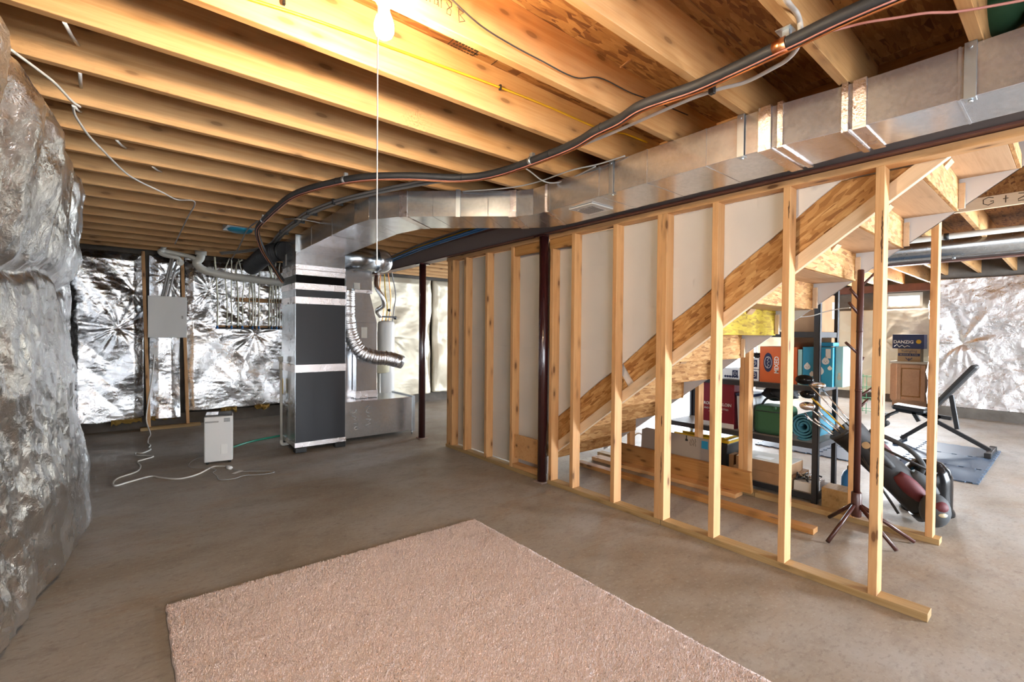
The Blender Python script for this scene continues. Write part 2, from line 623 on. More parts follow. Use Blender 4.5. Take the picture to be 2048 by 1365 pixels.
def vnoise(x, y, seed=0):
    ix = np.floor(x).astype(np.int64); iy = np.floor(y).astype(np.int64)
    fx = x - ix; fy = y - iy
    fx = fx * fx * (3 - 2 * fx); fy = fy * fy * (3 - 2 * fy)
    a = _hash(ix, iy, seed); b = _hash(ix + 1, iy, seed); c = _hash(ix, iy + 1, seed); d = _hash(ix + 1, iy + 1, seed)
    return (a * (1 - fx) + b * fx) * (1 - fy) + (c * (1 - fx) + d * fx) * fy


def crumple(x, y, seed=0, octv=4):
    h = 0; amp = 1.0; s = 1.0
    for i in range(octv):
        ang = .7 * i + seed
        xr = x * math.cos(ang) - y * math.sin(ang); yr = x * math.sin(ang) + y * math.cos(ang)
        h = h + amp * (1 - np.abs(vnoise(xr * s, yr * s, seed + i * 7)) * 2)
        amp *= .5; s *= 2.05
    return h


def sheet(name, mat, mapf, back, nu, nv, parent=None, ragged=0, seed=1):
    """a crumpled sheet: mapf(u,v arrays) -> (x,y,z); its border is folded back to the plane back = (axis, value)"""
    u, v = np.meshgrid(np.linspace(0, 1, nu + 1), np.linspace(0, 1, nv + 1))
    x, y, z = mapf(u, v)
    P = np.stack([x.ravel(), y.ravel(), z.ravel()], 1)
    idx = np.arange((nu + 1) * (nv + 1)).reshape(nv + 1, nu + 1)
    F = np.stack([idx[:-1, :-1], idx[:-1, 1:], idx[1:, 1:], idx[1:, :-1]], -1).reshape(-1, 4)
    ring = np.concatenate([idx[0, :], idx[1:, -1], idx[-1, -2::-1], idx[-2:0:-1, 0]])
    B = P[ring].copy(); B[:, back[0]] = back[1]
    n0 = len(P); m = len(ring)
    j = np.arange(m); j2 = (j + 1) % m
    S = np.stack([ring[j2], ring[j], n0 + j, n0 + j2], -1)
    P = np.concatenate([P, B]); F = np.concatenate([F, S])
    me = bpy.data.meshes.new(name)
    me.vertices.add(len(P)); me.vertices.foreach_set('co', P.ravel())
    me.loops.add(len(F) * 4); me.loops.foreach_set('vertex_index', F.ravel().astype(np.int32))
    me.polygons.add(len(F))
    me.polygons.foreach_set('loop_start', np.arange(0, len(F) * 4, 4, dtype=np.int32))
    me.polygons.foreach_set('use_smooth', np.ones(len(F), bool))
    me.update(calc_edges=True); me.validate()
    me.materials.append(mat)
    o = bpy.data.objects.new(name, me); COL.objects.link(o)
    attach(o, parent)
    return o


# ------------------------------------------------------------------ floor, ceiling, outer walls
JB, JT = 2.44, 2.675          # underside and top of the joists
fl = MB().box((-.9, -4.2, -.15), (12.6, 8.6, 0)).build('floor', CONC); props(fl, kind='structure')

ceil = thing('ceiling', None, None, (0, 0, JB), kind='structure')
# subfloor sheets, tongue edges along y
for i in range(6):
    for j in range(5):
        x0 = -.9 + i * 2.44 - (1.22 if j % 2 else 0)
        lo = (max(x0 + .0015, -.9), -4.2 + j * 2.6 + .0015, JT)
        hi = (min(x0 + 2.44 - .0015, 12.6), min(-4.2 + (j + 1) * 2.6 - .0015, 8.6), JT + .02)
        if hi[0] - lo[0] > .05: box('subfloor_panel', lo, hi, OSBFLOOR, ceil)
JY = [.663 + .4055 * k for k in range(-11, 19)]
for k, y in enumerate(JY):
    j = k - 11
    x_end = 2.83 if -1 <= j <= 6 else 5.57
    o = board('floor_joist', (-.62, y, (JB + JT) / 2), (x_end, y, (JB + JT) / 2), .038, JT - JB, JOIST, ceil)
    o = board('floor_joist', (5.61, y, (JB + JT) / 2), (12.2, y, (JB + JT) / 2), .038, JT - JB, JOIST, ceil)
    if k % 2 and j <= 18:
        pass
board('rim_joist', (2.85, -.25, (JB + JT) / 2), (2.85, 3.3, (JB + JT) / 2), .038, JT - JB, JOIST, ceil, side=(1, 0, 0))
board('header_joist', (5.59, -3.9, JB + .05), (5.59, 8.1, JB + .05), .04, .10, PALEPINE, ceil, side=(1, 0, 0))
box('header_web', (5.592, -3.9, JB + .10), (5.607, 8.1, JT), OSBFLOOR, ceil)
scribble('pencil_mark', [[(.03, .035), (.0, .045), (-.03, .03), (-.03, -.005), (0, -.02), (.03, -.005), (.03, .01), (.01, .01)],
                         [(.10, .04), (.10, -.02)], [(.085, .015), (.115, .015)],
                         [(.17, .04), (.21, .035), (.20, .01), (.17, -.005), (.17, -.02), (.215, -.02)]],
         face_m((5.568, .50, JB + .045), (0, -1, 0), (0, 0, 1)), .003, INK, ceil)

# outer shell
wl = MB()
for y0, y1, z0, z1 in ((-4.2, -3.25, 0, JT), (-3.25, -1.15, 0, .42), (-3.25, -1.15, 2.08, JT), (-1.15, 8.6, 0, JT)): wl.box((-.9, y0, z0), (-.66, y1, z1))  # the opening is for the added window behind the camera
props(wl.build('wall_left', CONCWALL), kind='structure')
wb = box('wall_back', (-.66, 8.28, 0), (12.6, 8.6, JT), CONCWALL); props(wb, kind='structure')
# right wall with a glazed garden door and a high window
wr = MB()
for y0, y1, z0, z1 in ((1.62, 2.0, 0, JT), (2.0, 2.62, 0, 1.95), (2.0, 2.62, 2.27, JT), (2.62, 5.2, 0, JT), (5.2, 7.6, 2.12, JT), (7.6, 8.28, 0, JT)):
    wr.box((12.3, y0, z0), (12.6, y1, z1))
props(wr.build('wall_right', CONCWALL), kind='structure')
props(box('wall_right_bench', (10.98, -4.2, 0), (11.2, 1.56, JT), CONCWALL), kind='structure')
props(box('wall_right_return', (10.98, 1.562, 0), (12.6, 1.62, JT), CONCWALL), kind='structure')
# unseen wall behind the camera, two glazed doors added for fill light
wf = MB()
for x0, x1, z0, z1 in ((-.66, -.9 + .1, 0, JT), (-.8, 2.6, 2.15, JT), (2.6, 5.4, 0, JT), (5.4, 7.8, 2.15, JT), (7.8, 11.2, 0, JT)):
    if x1 > x0: wf.box((x0, -4.2, z0), (x1, -4.0, z1))
wf.box((-.8, -4.2, 0), (-.78, -4.0, JT))
props(wf.build('wall_front', CONCWALL), kind='structure')


def glazed(name, axis, c0, c1, z0, z1, at_):
    o = thing(name, None, None, (0, 0, 0), kind='structure')
    t = .06
    def bx(nm, a0, a1, h0, h1, d0, d1, mat):
        lo, hi = ((a0, at_ + d0, h0), (a1, at_ + d1, h1)) if axis == 'x' else ((at_ + d0, a0, h0), (at_ + d1, a1, h1))
        return box(nm, lo, hi, mat, o)
    bx('window_frame', c0, c1, z0, z0 + t, 0, .09, WHITEPL); bx('window_frame', c0, c1, z1 - t, z1, 0, .09, WHITEPL)
    bx('window_frame', c0, c0 + t, z0 + t, z1 - t, 0, .09, WHITEPL); bx('window_frame', c1 - t, c1, z0 + t, z1 - t, 0, .09, WHITEPL)
    bx('window_pane', c0 + t, c1 - t, z0 + t, z1 - t, .04, .046, GLASS)
    return o


glazed('window_1', 'y', 2.0, 2.62, 1.95, 2.27, 12.36)
glazed('window_added', 'y', -3.25, -1.15, .42, 2.08, -.85)  # added window, out of view, goes with the left fill light
glazed('door_1', 'y', 5.2, 7.6, 0, 2.12, 12.36)
glazed('door_added_patio', 'x', -.78, 2.6, 0, 2.15, -4.15)  # added door, out of view, holds the rear fill light
glazed('door_added_side', 'x', 5.4, 7.8, 0, 2.15, -4.15)  # added door, out of view, holds the fill light for the right side

# footings below the insulation
props(box('trim_1', (-.66, 8.2, 0), (12.3, 8.28, .17), CONCWALL), kind='structure')
props(box('trim_2', (10.86, -4.0, 0), (10.98, 1.62, .17), CONCWALL), kind='structure')
props(box('trim_3', (-.66, -4.0, 0), (-.48, 8.2, .05), CONCWALL), kind='structure')

# ------------------------------------------------------------------ foil insulation blankets
ZP = np.array([.04, .48, .72, 1.05, 1.42, 1.58, 1.75, 2.05, 2.25, 2.36, 2.43])
XP = np.array([-.23, -.225, -.245, -.26, -.28, -.275, -.24, -.215, -.205, -.25, -.36])


def left_map(u, v):
    y = 1.2 + u * 3.32
    z = .05 + v * 2.375
    x = np.interp(z, ZP, XP)
    x = x - .115 * np.clip(4.2 - y, 0, 1.6) * (1 - .45 * np.clip((z - 1.6) / .6, 0, 1))
    x = x + .03 * np.clip(1 - np.abs(y - 3.2) / .6, 0, 1) * np.clip((z - 1.7) / .3, 0, 1)
    end = np.clip((y - 4.25) / .27, 0, 1)
    x = x - .42 * end ** 2
    patch = np.clip(.35 + .8 * vnoise(y * 1.1 + 4, z * 1.3, 17) + np.clip((3.35 - y) / .5, 0, 1) * .7, 0, 1)
    x = x + .030 * vnoise(y * 1.7 + z * .6, z * .8, 3) + .016 * vnoise(y * 4 + z * 1.5, z * 2.2, 4)
    x = x + patch * (.022 * crumple(y * 3.4 + z, z * 2.4, 11, 5) - .02)
    x = x + .0035 * crumple(y * 9 + 5 * z, z * 7, 13, 2)
    # long folds in the upper half
    x = x + .030 * np.sin((y + .22 * z) * 13 + 2 * vnoise(y * 2, z * .8, 5)) * np.clip((z - 1.45) / .8, 0, 1) * np.clip((2.5 - z) / .3, 0, 1)
    # seam line
    x = x - .03 * np.exp(-((z - 1.62 - .05 * vnoise(y * 3, y * 0, 9)) / .035) ** 2)
    x = np.maximum(x, -.645)
    return x, y + .012 * vnoise(z * 6, y * 3, 4), z + .015 * vnoise(y * 5, z * 0 + .5, 8) * (1 - v)


o = sheet('insulation_blanket', FOIL, left_map, (0, -.655), 330, 220)
props(o, 'silver foil insulation blanket bulging off the left wall nearest the camera', 'insulation', 'foil insulation blankets')


def left_near(u, v):
    y = -1.05 + u * 2.2; z = .05 + v * 2.375
    x = np.interp(z, ZP, XP) - .21 + .03 * crumple(y * 1.5, z * .6, 23, 4) - .03
    return x, y, z


o = sheet('insulation_blanket', FOIL, left_near, (0, -.655), 90, 80)
props(o, 'silver foil insulation blanket on left wall continuing behind the camera', 'insulation', 'foil insulation blankets')


def left_far(u, v):
    y = 4.6 + u * 3.42; z = .12 + v * 2.3
    x = -.56 + .03 * crumple(y * 1.5, z * .8, 33, 4) - .03
    return x, y, z


o = sheet('insulation_blanket', FOIL, left_far, (0, -.655), 120, 70)
props(o, 'silver foil insulation blanket on left wall hidden beyond the big bulge', 'insulation', 'foil insulation blankets')


def star(x, z, cx, cz, n, amp, fall, ph=0):
    dx, dz = x - cx, z - cz
    r = np.sqrt(dx * dx + dz * dz) + 1e-4
    a = np.arctan2(dz, dx)
    w = np.exp(-r / fall) * np.clip(r / .12, 0, 1)
    ca, sa = np.cos(a + ph), np.sin(a + ph)
    s = (1 - 2 * np.abs(vnoise(ca * n * .55 + 7.3, sa * n * .55 + r * .9, 3))) + .5 * (1 - 2 * np.abs(vnoise(ca * n * 1.2 + 2.1, sa * n * 1.2 + r * 1.3, 9)))
    return .6 * amp * w * s - .03 * np.exp(-r / .08)


def back_blanket(x0, x1, z0, seed, stars, mat=FOIL, base=8.12, nu=200, nv=160, amp=1.0, z1=2.40, fine=.012):
    def f(u, v):
        x = x0 + u * (x1 - x0); z = z0 + v * (z1 - z0)
        h = .055 * amp * vnoise(x * 1.9 + z * .9, z * 1.5, seed) + .03 * vnoise(x * 3.4 - z * 2.6, z * 1.4, seed + 4) + .012 * np.abs(vnoise(x * 5 + z * 4, z * 2.5 - x, seed + 6)) + .014 * amp * vnoise(x * 4 + z * 2, z * 4, seed + 1) + np.clip((z - 1.15) / .35, .12, 1) * np.clip((2.6 - z), 0, 1) * fine * crumple(x * 3.2, z * 3.6, seed + 5, 4) + .0016 * crumple(x * 6, z * 20, seed + 2, 2) - .02
        for s_ in stars: h = h + star(x, z, *s_)
        edge = np.minimum(np.minimum(u, 1 - u) * (x1 - x0), (1 - v) * (z1 - z0))
        h = h + .05 * np.clip(edge / .10, 0, 1) - .02
        return x, base - h, z + .015 * vnoise(x * 6, x * 0 + seed, 2) * (1 - v)
    return f


B = [('creased silver foil insulation blanket in the back left corner beside breaker panel', -.62, .14, .13, 3, [(-.12, 1.38, 6, .032, .45), (.03, 1.9, 4, .02, .2)]),
     ('narrow silver foil insulation strip behind the white breaker panel', .205, .55, .13, 5, [(.4, 2.1, 7, .02, .2)]),
     ('silver foil insulation blanket behind the plumbing manifold', .61, 2.5, .2, 8, [(1.5, 1.32, 4, .035, .5), (.9, 1.95, 5, .025, .25), (1.2, 1.6, 5, .02, .2)])]
for lab, x0, x1, z0, sd, st in B:
    o = sheet('insulation_blanket', FOIL, back_blanket(x0, x1, z0, sd, st, amp=1.1, fine=.016), (1, 8.195), max(60, int(110 * (x1 - x0))), 200)
    props(o, lab, 'insulation', 'foil insulation blankets')
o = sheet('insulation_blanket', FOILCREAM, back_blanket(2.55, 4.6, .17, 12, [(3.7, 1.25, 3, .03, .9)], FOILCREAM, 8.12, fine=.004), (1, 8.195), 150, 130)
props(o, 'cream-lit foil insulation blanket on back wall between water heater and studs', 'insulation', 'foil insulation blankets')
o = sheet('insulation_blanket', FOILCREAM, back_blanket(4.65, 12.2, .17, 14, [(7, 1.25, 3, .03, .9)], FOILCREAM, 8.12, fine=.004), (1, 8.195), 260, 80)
props(o, 'long foil insulation blanket on back wall beyond the staircase', 'insulation', 'foil insulation blankets')


def right_map(y0, y1, x, seed, stars, z0=.17, z1=2.36):
    def f(u, v):
        y = y0 + u * (y1 - y0); z = z0 + v * (z1 - z0)
        h = .035 * vnoise(y * 1.1 + z * .5, z * 1.1, seed) + .012 * vnoise(y * 3, z * 3, seed + 2) + .006 * crumple(y * 3, z * 4, seed + 3, 3) - .01
        for s_ in stars: h = h + star(y, z, *s_)
        return x - h, y, z
    return f


o = sheet('insulation_blanket', FOIL, right_map(1.60, -3.9, 10.88, 21, [(1.25, 1.25, 3, .03, .9), (-.6, 1.3, 3, .03, .7)]), (0, 10.975), 330, 180)
props(o, 'large silver foil insulation blanket on right wall behind the weight bench', 'insulation', 'foil insulation blankets')
o = sheet('insulation_blanket', FOIL, lambda u, v: (10.9 + u * 1.38, 1.66 + .03 * crumple(u * 3, v * 4, 41, 4), .17 + v * 2.19), (1, 1.624), 60, 80)
props(o, 'silver foil insulation wrapping the wall corner beside the oak cabinet', 'insulation', 'foil insulation blankets')
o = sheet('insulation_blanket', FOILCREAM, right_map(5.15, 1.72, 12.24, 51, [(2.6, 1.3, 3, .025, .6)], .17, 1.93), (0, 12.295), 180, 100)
props(o, 'bright foil insulation blanket below the high window', 'insulation', 'foil insulation blankets')

# yellow batt edges showing under the back foil
for x0, x1, z, lab in ((-.2, .12, .105, 'yellow fibreglass tuft hanging below foil left of breaker panel'), (.22, .52, .12, 'yellow fibreglass tuft hanging below foil between the two back studs'), (1.05, 1.25, .155, 'yellow fibreglass tuft below foil behind the dehumidifier'), (1.5, 1.7, .16, 'yellow fibreglass tuft below foil left of the drain standpipe')):
    def f(u, v, x0=x0, x1=x1, z=z):
        x = x0 + u * (x1 - x0)
        return x, 8.10 + .02 * vnoise(x * 40, v * 3, 1), z + .035 * v + .012 - .022 * (1 - v) * (1 + 1.2 * vnoise(x * 34, x * 0, 6))
    o = sheet('fibreglass_tuft', POUCH, f, (1, 8.19), 30, 6)
    props(o, lab, 'insulation', 'fibreglass tufts')

# back wall framing at the breaker panel
wbs = thing('wall_back_framing', None, None, (.4, 8.05, 0), kind='structure')
board('stud', (.195, 8.03, .04), (.135, 8.03, 2.42), .038, .09, PINE, wbs, side=(1, 0, 0))
board('stud', (.630, 8.03, .04), (.565, 8.03, 2.42), .038, .09, PINE, wbs, side=(1, 0, 0))
board('sole_plate', (.10, 8.0, .02), (.78, 8.0, .02), .11, .038, TREATED, wbs, side=(0, 1, 0))

# ------------------------------------------------------------------ steel beams and columns
def ibeam(name, x, y0, y1, z0, z1, w, label):
    t = thing(name, label, 'beam', (x, y0, z0))
    h = w / 2
    MB().box((x - h, y0, z0), (x + h, y1, z0 + .012)).build('bottom_flange', STEELBR, t, .002)
    MB().box((x - h, y0, z1 - .012), (x + h, y1, z1)).build('top_flange', STEELBR, t, .002)
    MB().box((x - .005, y0, z0 + .012), (x + .005, y1, z1 - .012)).build('web', STEELGRIM, t)
    return t


ibeam('steel_beam', 2.925, -4.0, 8.2, 2.243, JB, .13, 'brown steel I-beam over the stud wall carrying the joists')
ibeam('steel_beam', 7.45, -4.0, 8.2, 2.243, JB, .13, 'brown steel I-beam across the far room under a round duct')
o = box('window_lintel', (12.16, 1.68, 2.29), (12.28, 3.6, JB), STEELBR); props(o, 'brown steel lintel above the bright high window', 'lintel')


def post(x, y, label):
    t = thing('steel_column', label, 'column', (x, y, 0))
    MB().lathe([(.043, .012), (.043, 2.222)], (x, y, 0), 28).build('shaft', COLUMN, t, fix=False)
    MB().box((x - .075, y - .06, 2.222), (x + .075, y + .06, 2.236)).build('cap_plate', COLUMN, t, .002)
    MB().box((x - .055, y - .055, 0), (x + .055, y + .055, .012)).build('base_plate', STEELGRIM, t, .002)
    return t


post(2.90, 3.085, 'maroon steel column standing between the studs of the stair wall')
post(2.89, 5.33, 'maroon steel column beside the furnace return duct')

# ------------------------------------------------------------------ stud wall along the stairs (near)
X0, X1 = 2.904, 2.993
wn = thing('wall_stair_near', None, None, (X0, .43, 0), kind='structure')


def stud(y_left, par, z0=.038, z1=2.202, x=(X0 + X1) / 2, mat=PINE, lean=0):
    return board('stud', (x, y_left - .019, z0), (x, y_left - .019 + lean, z1), .038, .089, mat, par, side=(0, 1, 0))


for yl in (4.748, 4.709, 4.670, 4.394, 3.992, 3.563, 2.749, 2.311, 1.917, 1.878, 1.512, 1.091, .663):
    stud(yl, wn)
stud(3.01, wn, z1=2.11)
board('bottom_plate', (2.9485, .43, .019), (2.9485, 1.86, .019), .089, .038, TREATED, wn, side=(1, 0, 0))
board('bottom_plate', (2.9485, 1.865, .019), (2.9485, 3.02, .019), .089, .038, TREATED, wn, side=(1, 0, 0))
board('bottom_plate', (2.9485, 3.15, .019), (2.9485, 4.77, .019), .089, .038, TREATED, wn, side=(1, 0, 0))
board('bottom_block', (2.9485, 3.15, .056), (2.9485, 3.52, .056), .08, .036, PINE, wn, side=(1, 0, 0))
board('top_plate', (2.9485, -3.9, 2.221), (2.9485, 3.03, 2.221), .089, .038, PINE, wn, side=(1, 0, 0))
board('top_plate', (2.9485, 3.14, 2.221), (2.9485, 4.77, 2.221), .089, .038, PINE, wn, side=(1, 0, 0))
board('blocking', (2.935, 3.14, 2.156), (2.935, 3.524, 2.156), .038, .089, DARKPINE, wn, side=(1, 0, 0))
board('blocking', (2.935, 2.75, 2.156), (2.935, 3.03, 2.156), .038, .089, DARKPINE, wn, side=(1, 0, 0))
box('plywood_patch', (2.93, 3.15, .13), (2.945, 3.524, .36), PINE, wn, .001)
# dark bark streaks left on some studs
for yl, zz, sd in ((.632, ((.60, .74), (.95, 1.10), (1.25, 1.34), (1.72, 1.98)), 3), (1.862, ((.30, .52), (.70, .78)), 5), (1.06, ((2.02, 2.12),), 8)):
    for z0, z1 in zz:
        n_ = int((z1 - z0) / .012); rr = random.Random(sd + z0)
        L_ = [(X0 - .0006, yl - .001 - .005 * rr.random() * math.sin(PI * (i + .2) / (n_ + .4)), z0 + (z1 - z0) * i / n_) for i in range(n_ + 1)]
        R_s = [(X0 - .0006, yl + .001 + .005 * rr.random() * math.sin(PI * (i + .2) / (n_ + .4)), z0 + (z1 - z0) * i / n_) for i in range(n_ + 1)][::-1]
        MB().prism(L_ + R_s, (.0006, 0, 0)).build('bark_streak', BARK, wn)
# drywall: three sheets, upper edge of the stringer cuts them on a slope
def slope_top(y):            # top edge of the OSB stringer
    return .518 + .7425 * (3.1 - y)


def sheet_board(poly, x, th, mat, par, name='drywall_sheet'):
    return MB().prism([(x, y, z) for y, z in poly], (th, 0, 0)).build(name, mat, par, .001, 1)


yy = [3.10 - .12 * i for i in range(0, 22)]
jag = lambda y: slope_top(y) + .006 * math.sin(y * 41) + .004 * math.sin(y * 97)
sheet_board([(4.745, .05), (4.745, 1.22), (3.112, 1.22), (3.112, .05)], 2.994, .0125, DRYWALL, wn)
ys = 3.1 - (1.22 - .518) / .7425
lowp = [(y, jag(y)) for y in yy if jag(y) < 1.216]
sheet_board([(3.108, 1.22)] + [(3.108, jag(3.108))] + lowp + [(ys, 1.22)], 2.994, .0125, DRYWALL, wn)
ys2 = 3.1 - (2.20 - .518) / .7425
upp = [(y, jag(y)) for y in yy if 1.23 < jag(y) < 2.19 and y >= 1.5]
sheet_board([(4.745, 2.20), (4.745, 1.22), (ys - .006, 1.22)] + upp + [(1.49, jag(1.49)), (1.49, 2.20)], 2.994, .0125, DRYWALL, wn)
upp = [(y, jag(y)) for y in yy if y < 1.48 and jag(y) < 2.19]
sheet_board([(1.486, 2.20), (1.486, jag(1.486))] + upp + [(ys2, 2.20)], 2.994, .0125, DRYWALL, wn)

# ------------------------------------------------------------------ far stair wall (low studs under the flight)
Y0S, Z0S, RUN, RISE = .512, 2.144, .265, .1975
diag = lambda y: Z0S - (y - Y0S) * (RISE / RUN)
wf2 = thing('wall_stair_far', None, None, (4.04, .55, 0), kind='structure')
for yl in (.622, 1.05, 1.84, 1.80, 2.245, 2.66, 3.0):
    board('stud', (4.0845, yl - .019, .038), (4.0845, yl - .019, min(diag(yl - .04) + .03, 2.2)), .038, .089, PINE, wf2)
board('bottom_plate', (4.0845, .55, .019), (4.0845, 1.7, .019), .089, .038, TREATED, wf2, side=(1, 0, 0))
board('bottom_plate', (4.0845, 1.705, .019), (4.0845, 3.4, .019), .089, .038, TREATED, wf2, side=(1, 0, 0))
d0 = lambda y: diag(y) - .012
sheet_board([(3.3, d0(3.3) + .03), (3.3, 2.2), (-.2, 2.66), (-.2, d0(-.2))], 4.026, .0125, DRYWHITE, wf2)

# ------------------------------------------------------------------ staircase
st = thing('staircase', 'wooden staircase with OSB risers and plywood treads seen from below', 'stairs', (3.5, 3.3, 0))
lo_ = lambda y: .208 + .7425 * (3.1 - y)
mid_ = lambda y: .350 + .7365 * (3.099 - y)
top_ = slope_top
# stringer in two lengths with a gap, 2x4 ledger nailed on
def strip(name, ya, yb, f0, f1, x, th, mat):
    m = MB().prism([(x, ya, f0(ya)), (x, ya, f1(ya)), (x, yb, f1(yb)), (x, yb, f0(yb))], (th, 0, 0)).build(name, mat, st, .0015, 1)
    return m


def sloped_board(name, ya, yb, off, w, x, th, mat):
    """board lying along the slope; off = vertical offset of its lower edge line at y=3.099"""
    a = Vector((x, ya, off + .7425 * (3.1 - ya))); b = Vector((x, yb, off + .7425 * (3.1 - yb)))
    n = Vector((0, b.z - a.z, -(b.y - a.y))).normalized()
    if n.z < 0: n = -n
    return board(name, a + n * (w / 2), b + n * (w / 2), w, th, mat, st, side=n, unique=True)


sloped_board('stringer', 3.03, 2.23, .29, .20, 3.022, .026, OSB)
_l = lambda y: .29 + .7425 * (3.1 - y)
_pu = lambda y: min(_l(y) + .249, 2.20)
_yk = 3.1 - (2.20 - .249 - .29) / .7425
_pp = [Vector(q) for q in ((3.009, 2.175, _l(2.175)), (3.009, 2.175 + .1192, _l(2.175) + .1606), (3.009, _yk, 2.20), (3.009, 3.1 - (2.20 - .29) / .7425, 2.20))]
_fm = frame(_pp[0], _pp[3], (1, 0, 0)); _fi = _fm.inverted()
_so = MB().prism([_fi @ q for q in _pp], (0, .026, 0)).build('stringer', OSB, None, .0015, 1)
_so.matrix_basis = _fm; attach(_so, st)
sloped_board('stringer_filler', 2.30, 2.10, .29, .185, 3.028, .010, DRYWHITE)
sloped_board('ledger', 3.08, .40, .203, .074, 3.013, .038, PALEPINE)
for k in range(-2, 11):
    y, z = Y0S + RUN * k, Z0S - RISE * k
    if z > .05:
        box('tread', (3.036, y, z), (4.024, y + RUN + .022, z + .024), PLY, st, .002)
    ro = MB()
    zz = max(z, .005)
    top = min(z + RISE, JB - .02) if k < 0 else z + RISE
    if top > zz:
        r = board('riser', (3.036, y - .01, (zz + top) / 2), (4.022, y - .01, (zz + top) / 2), .019, top - zz, OSBYEL if k == 4 else OSB, st, side=(0, 1, 0), unique=True)
        if k == 4: r['label'] = 'yellow painted riser'
        if 0 <= k <= 6:
            g = MB().prism([(3.50, y - .0205, top - .004), (3.50, y - .0205, top - .045), (3.50, y - .052, top - .004)], (.09, 0, 0)).build('glue_block', PLY, r, .001, 1)
            g2 = box('cleat', (4.0, y - .05, zz + .01), (4.022, y - .0205, top - .03), PALEPINE, r, .001)

# ------------------------------------------------------------------ air handler
ah = thing('air_handler', 'tall charcoal air handler cabinet with foil tape bands on black feet', 'furnace', (1.69, 5.8, 0))
AX0, AX1, AY0, AY1 = 1.412, 1.968, 5.50, 6.09
box('cabinet', (AX0, AY0, .055), (AX1, AY1, 1.90), GALVDARK, ah, .003)
box('front_panel', (AX0 + .004, AY0 - .006, .115), (AX1 - .004, AY0, .895), PANELBLK, ah, .002)
box('front_panel', (AX0 + .004, AY0 - .006, .985), (AX1 - .004, AY0, 1.665), PANELBLK, ah, .002)
box('front_panel', (AX0 + .004, AY0 - .006, 1.745), (AX1 - .004, AY0, 1.822), PANELBLK, ah, .002)


def band(par, z0, z1, x0, x1, y0, y1, t=.004, name='foil_tape', mat=None):
    m = MB()
    m.box((x0 - t, y0 - t - .004, z0), (x1 + t, y0, z1)).box((x0 - t, y0, z0), (x0, y1, z1)).box((x1, y0, z0), (x1 + t, y1, z1)).box((x0 - t, y1, z0), (x1 + t, y1 + t, z1))
    return m.build(name, mat or TAPE, par, fix=False)


for z0, z1 in ((.062, .112), (.90, .982), (1.668, 1.742), (1.826, 1.896)): band(ah, z0, z1, AX0, AX1, AY0, AY1, .006)
for x, y in ((AX0 + .06, AY0 + .03), (AX1 - .06, AY0 + .03), (AX0 + .06, AY1 - .08), (AX1 - .06, AY1 - .08)):
    box('foot', (x - .06, y - .045, 0), (x + .06, y + .045, .055), BLACK, ah, .006)
box('flexible_collar', (AX0 + .008, AY0 + .008, 1.90), (AX1 - .008, AY1 - .008, 1.985), GLOSSBLK, ah, .004)

# ------------------------------------------------------------------ supply duct: plenum, elbow run and trunk
sd = thing('supply_duct', 'galvanised supply duct rising from air handler and running under the joists', 'duct', (1.69, 5.8, 1.985))
DZ0, DZ1 = 2.237, 2.432
box('plenum', (AX0 + .006, AY0 + .006, 1.985), (AX1 - .006, AY1 - .01, 2.43), GALV, sd, .002)
for z0, z1 in ((1.990, 2.045), (2.052, 2.10)): band(sd, z0, z1, AX0 + .006, AX1 - .006, AY0 + .006, AY1 - .01, .003)
box('paper_label', (AX0 + .0035, AY0 + .40, 2.13), (AX0 + .0055, AY0 + .46, 2.26), LABELW, sd)
box('corner_flange', (AX0, AY0, 2.24), (AX0 + .05, AY0 + .006, 2.428), STRAP, sd, .001)


def duct_piece(name, near, far, z0=DZ0, z1=DZ1, mat=None, bev=.0015):
    """near/far: plan points (x,y) of one end's two corners pairs"""
    (a, b), (c, d) = near, far      # a,b first end (near,far side); c,d second end
    q0 = [(a[0], a[1], z0), (b[0], b[1], z0), (d[0], d[1], z0), (c[0], c[1], z0)]
    q1 = [(p[0], p[1], z1) for p in q0]
    return MB().hexa(q0, q1).build(name, mat or GALV, sd, bev, 1)


# plan outline, near (camera) side and far side
N = [(1.44, 5.506), (1.425, 3.79), (1.455, 3.56), (1.60, 3.30), (2.255, 2.715), (2.325, 2.60), (2.335, 2.43)]
F = [(1.915, 5.506), (1.86, 3.98), (1.86, 3.90), (1.93, 3.53), (2.585, 2.945), (2.70, 2.79), (2.735, 2.62)]
names = ['branch', 'elbow', 'elbow', 'cross_run', 'elbow', 'elbow']
for i in range(6):
    duct_piece('duct_section', (N[i], F[i]), (N[i + 1], F[i + 1]))
TR = [(2.43, 2.335, 2.735), (1.98, 2.335, 2.735), (1.62, 2.335, 2.735), (1.26, 2.337, 2.738), (.96, 2.34, 2.74), (.62, 2.39, 2.70), (.30, 2.40, 2.70), (-.15, 2.41, 2.71), (-1.2, 2.42, 2.72)]
for (ya, na, fa), (yb, nb, fb) in zip(TR[:-1], TR[1:]):
    far_a = (fa, 2.62) if ya == 2.43 else (fa, ya - .001)
    duct_piece('duct_section', ((na, ya - .001), far_a), ((nb, yb + .001), (fb, yb + .001)))


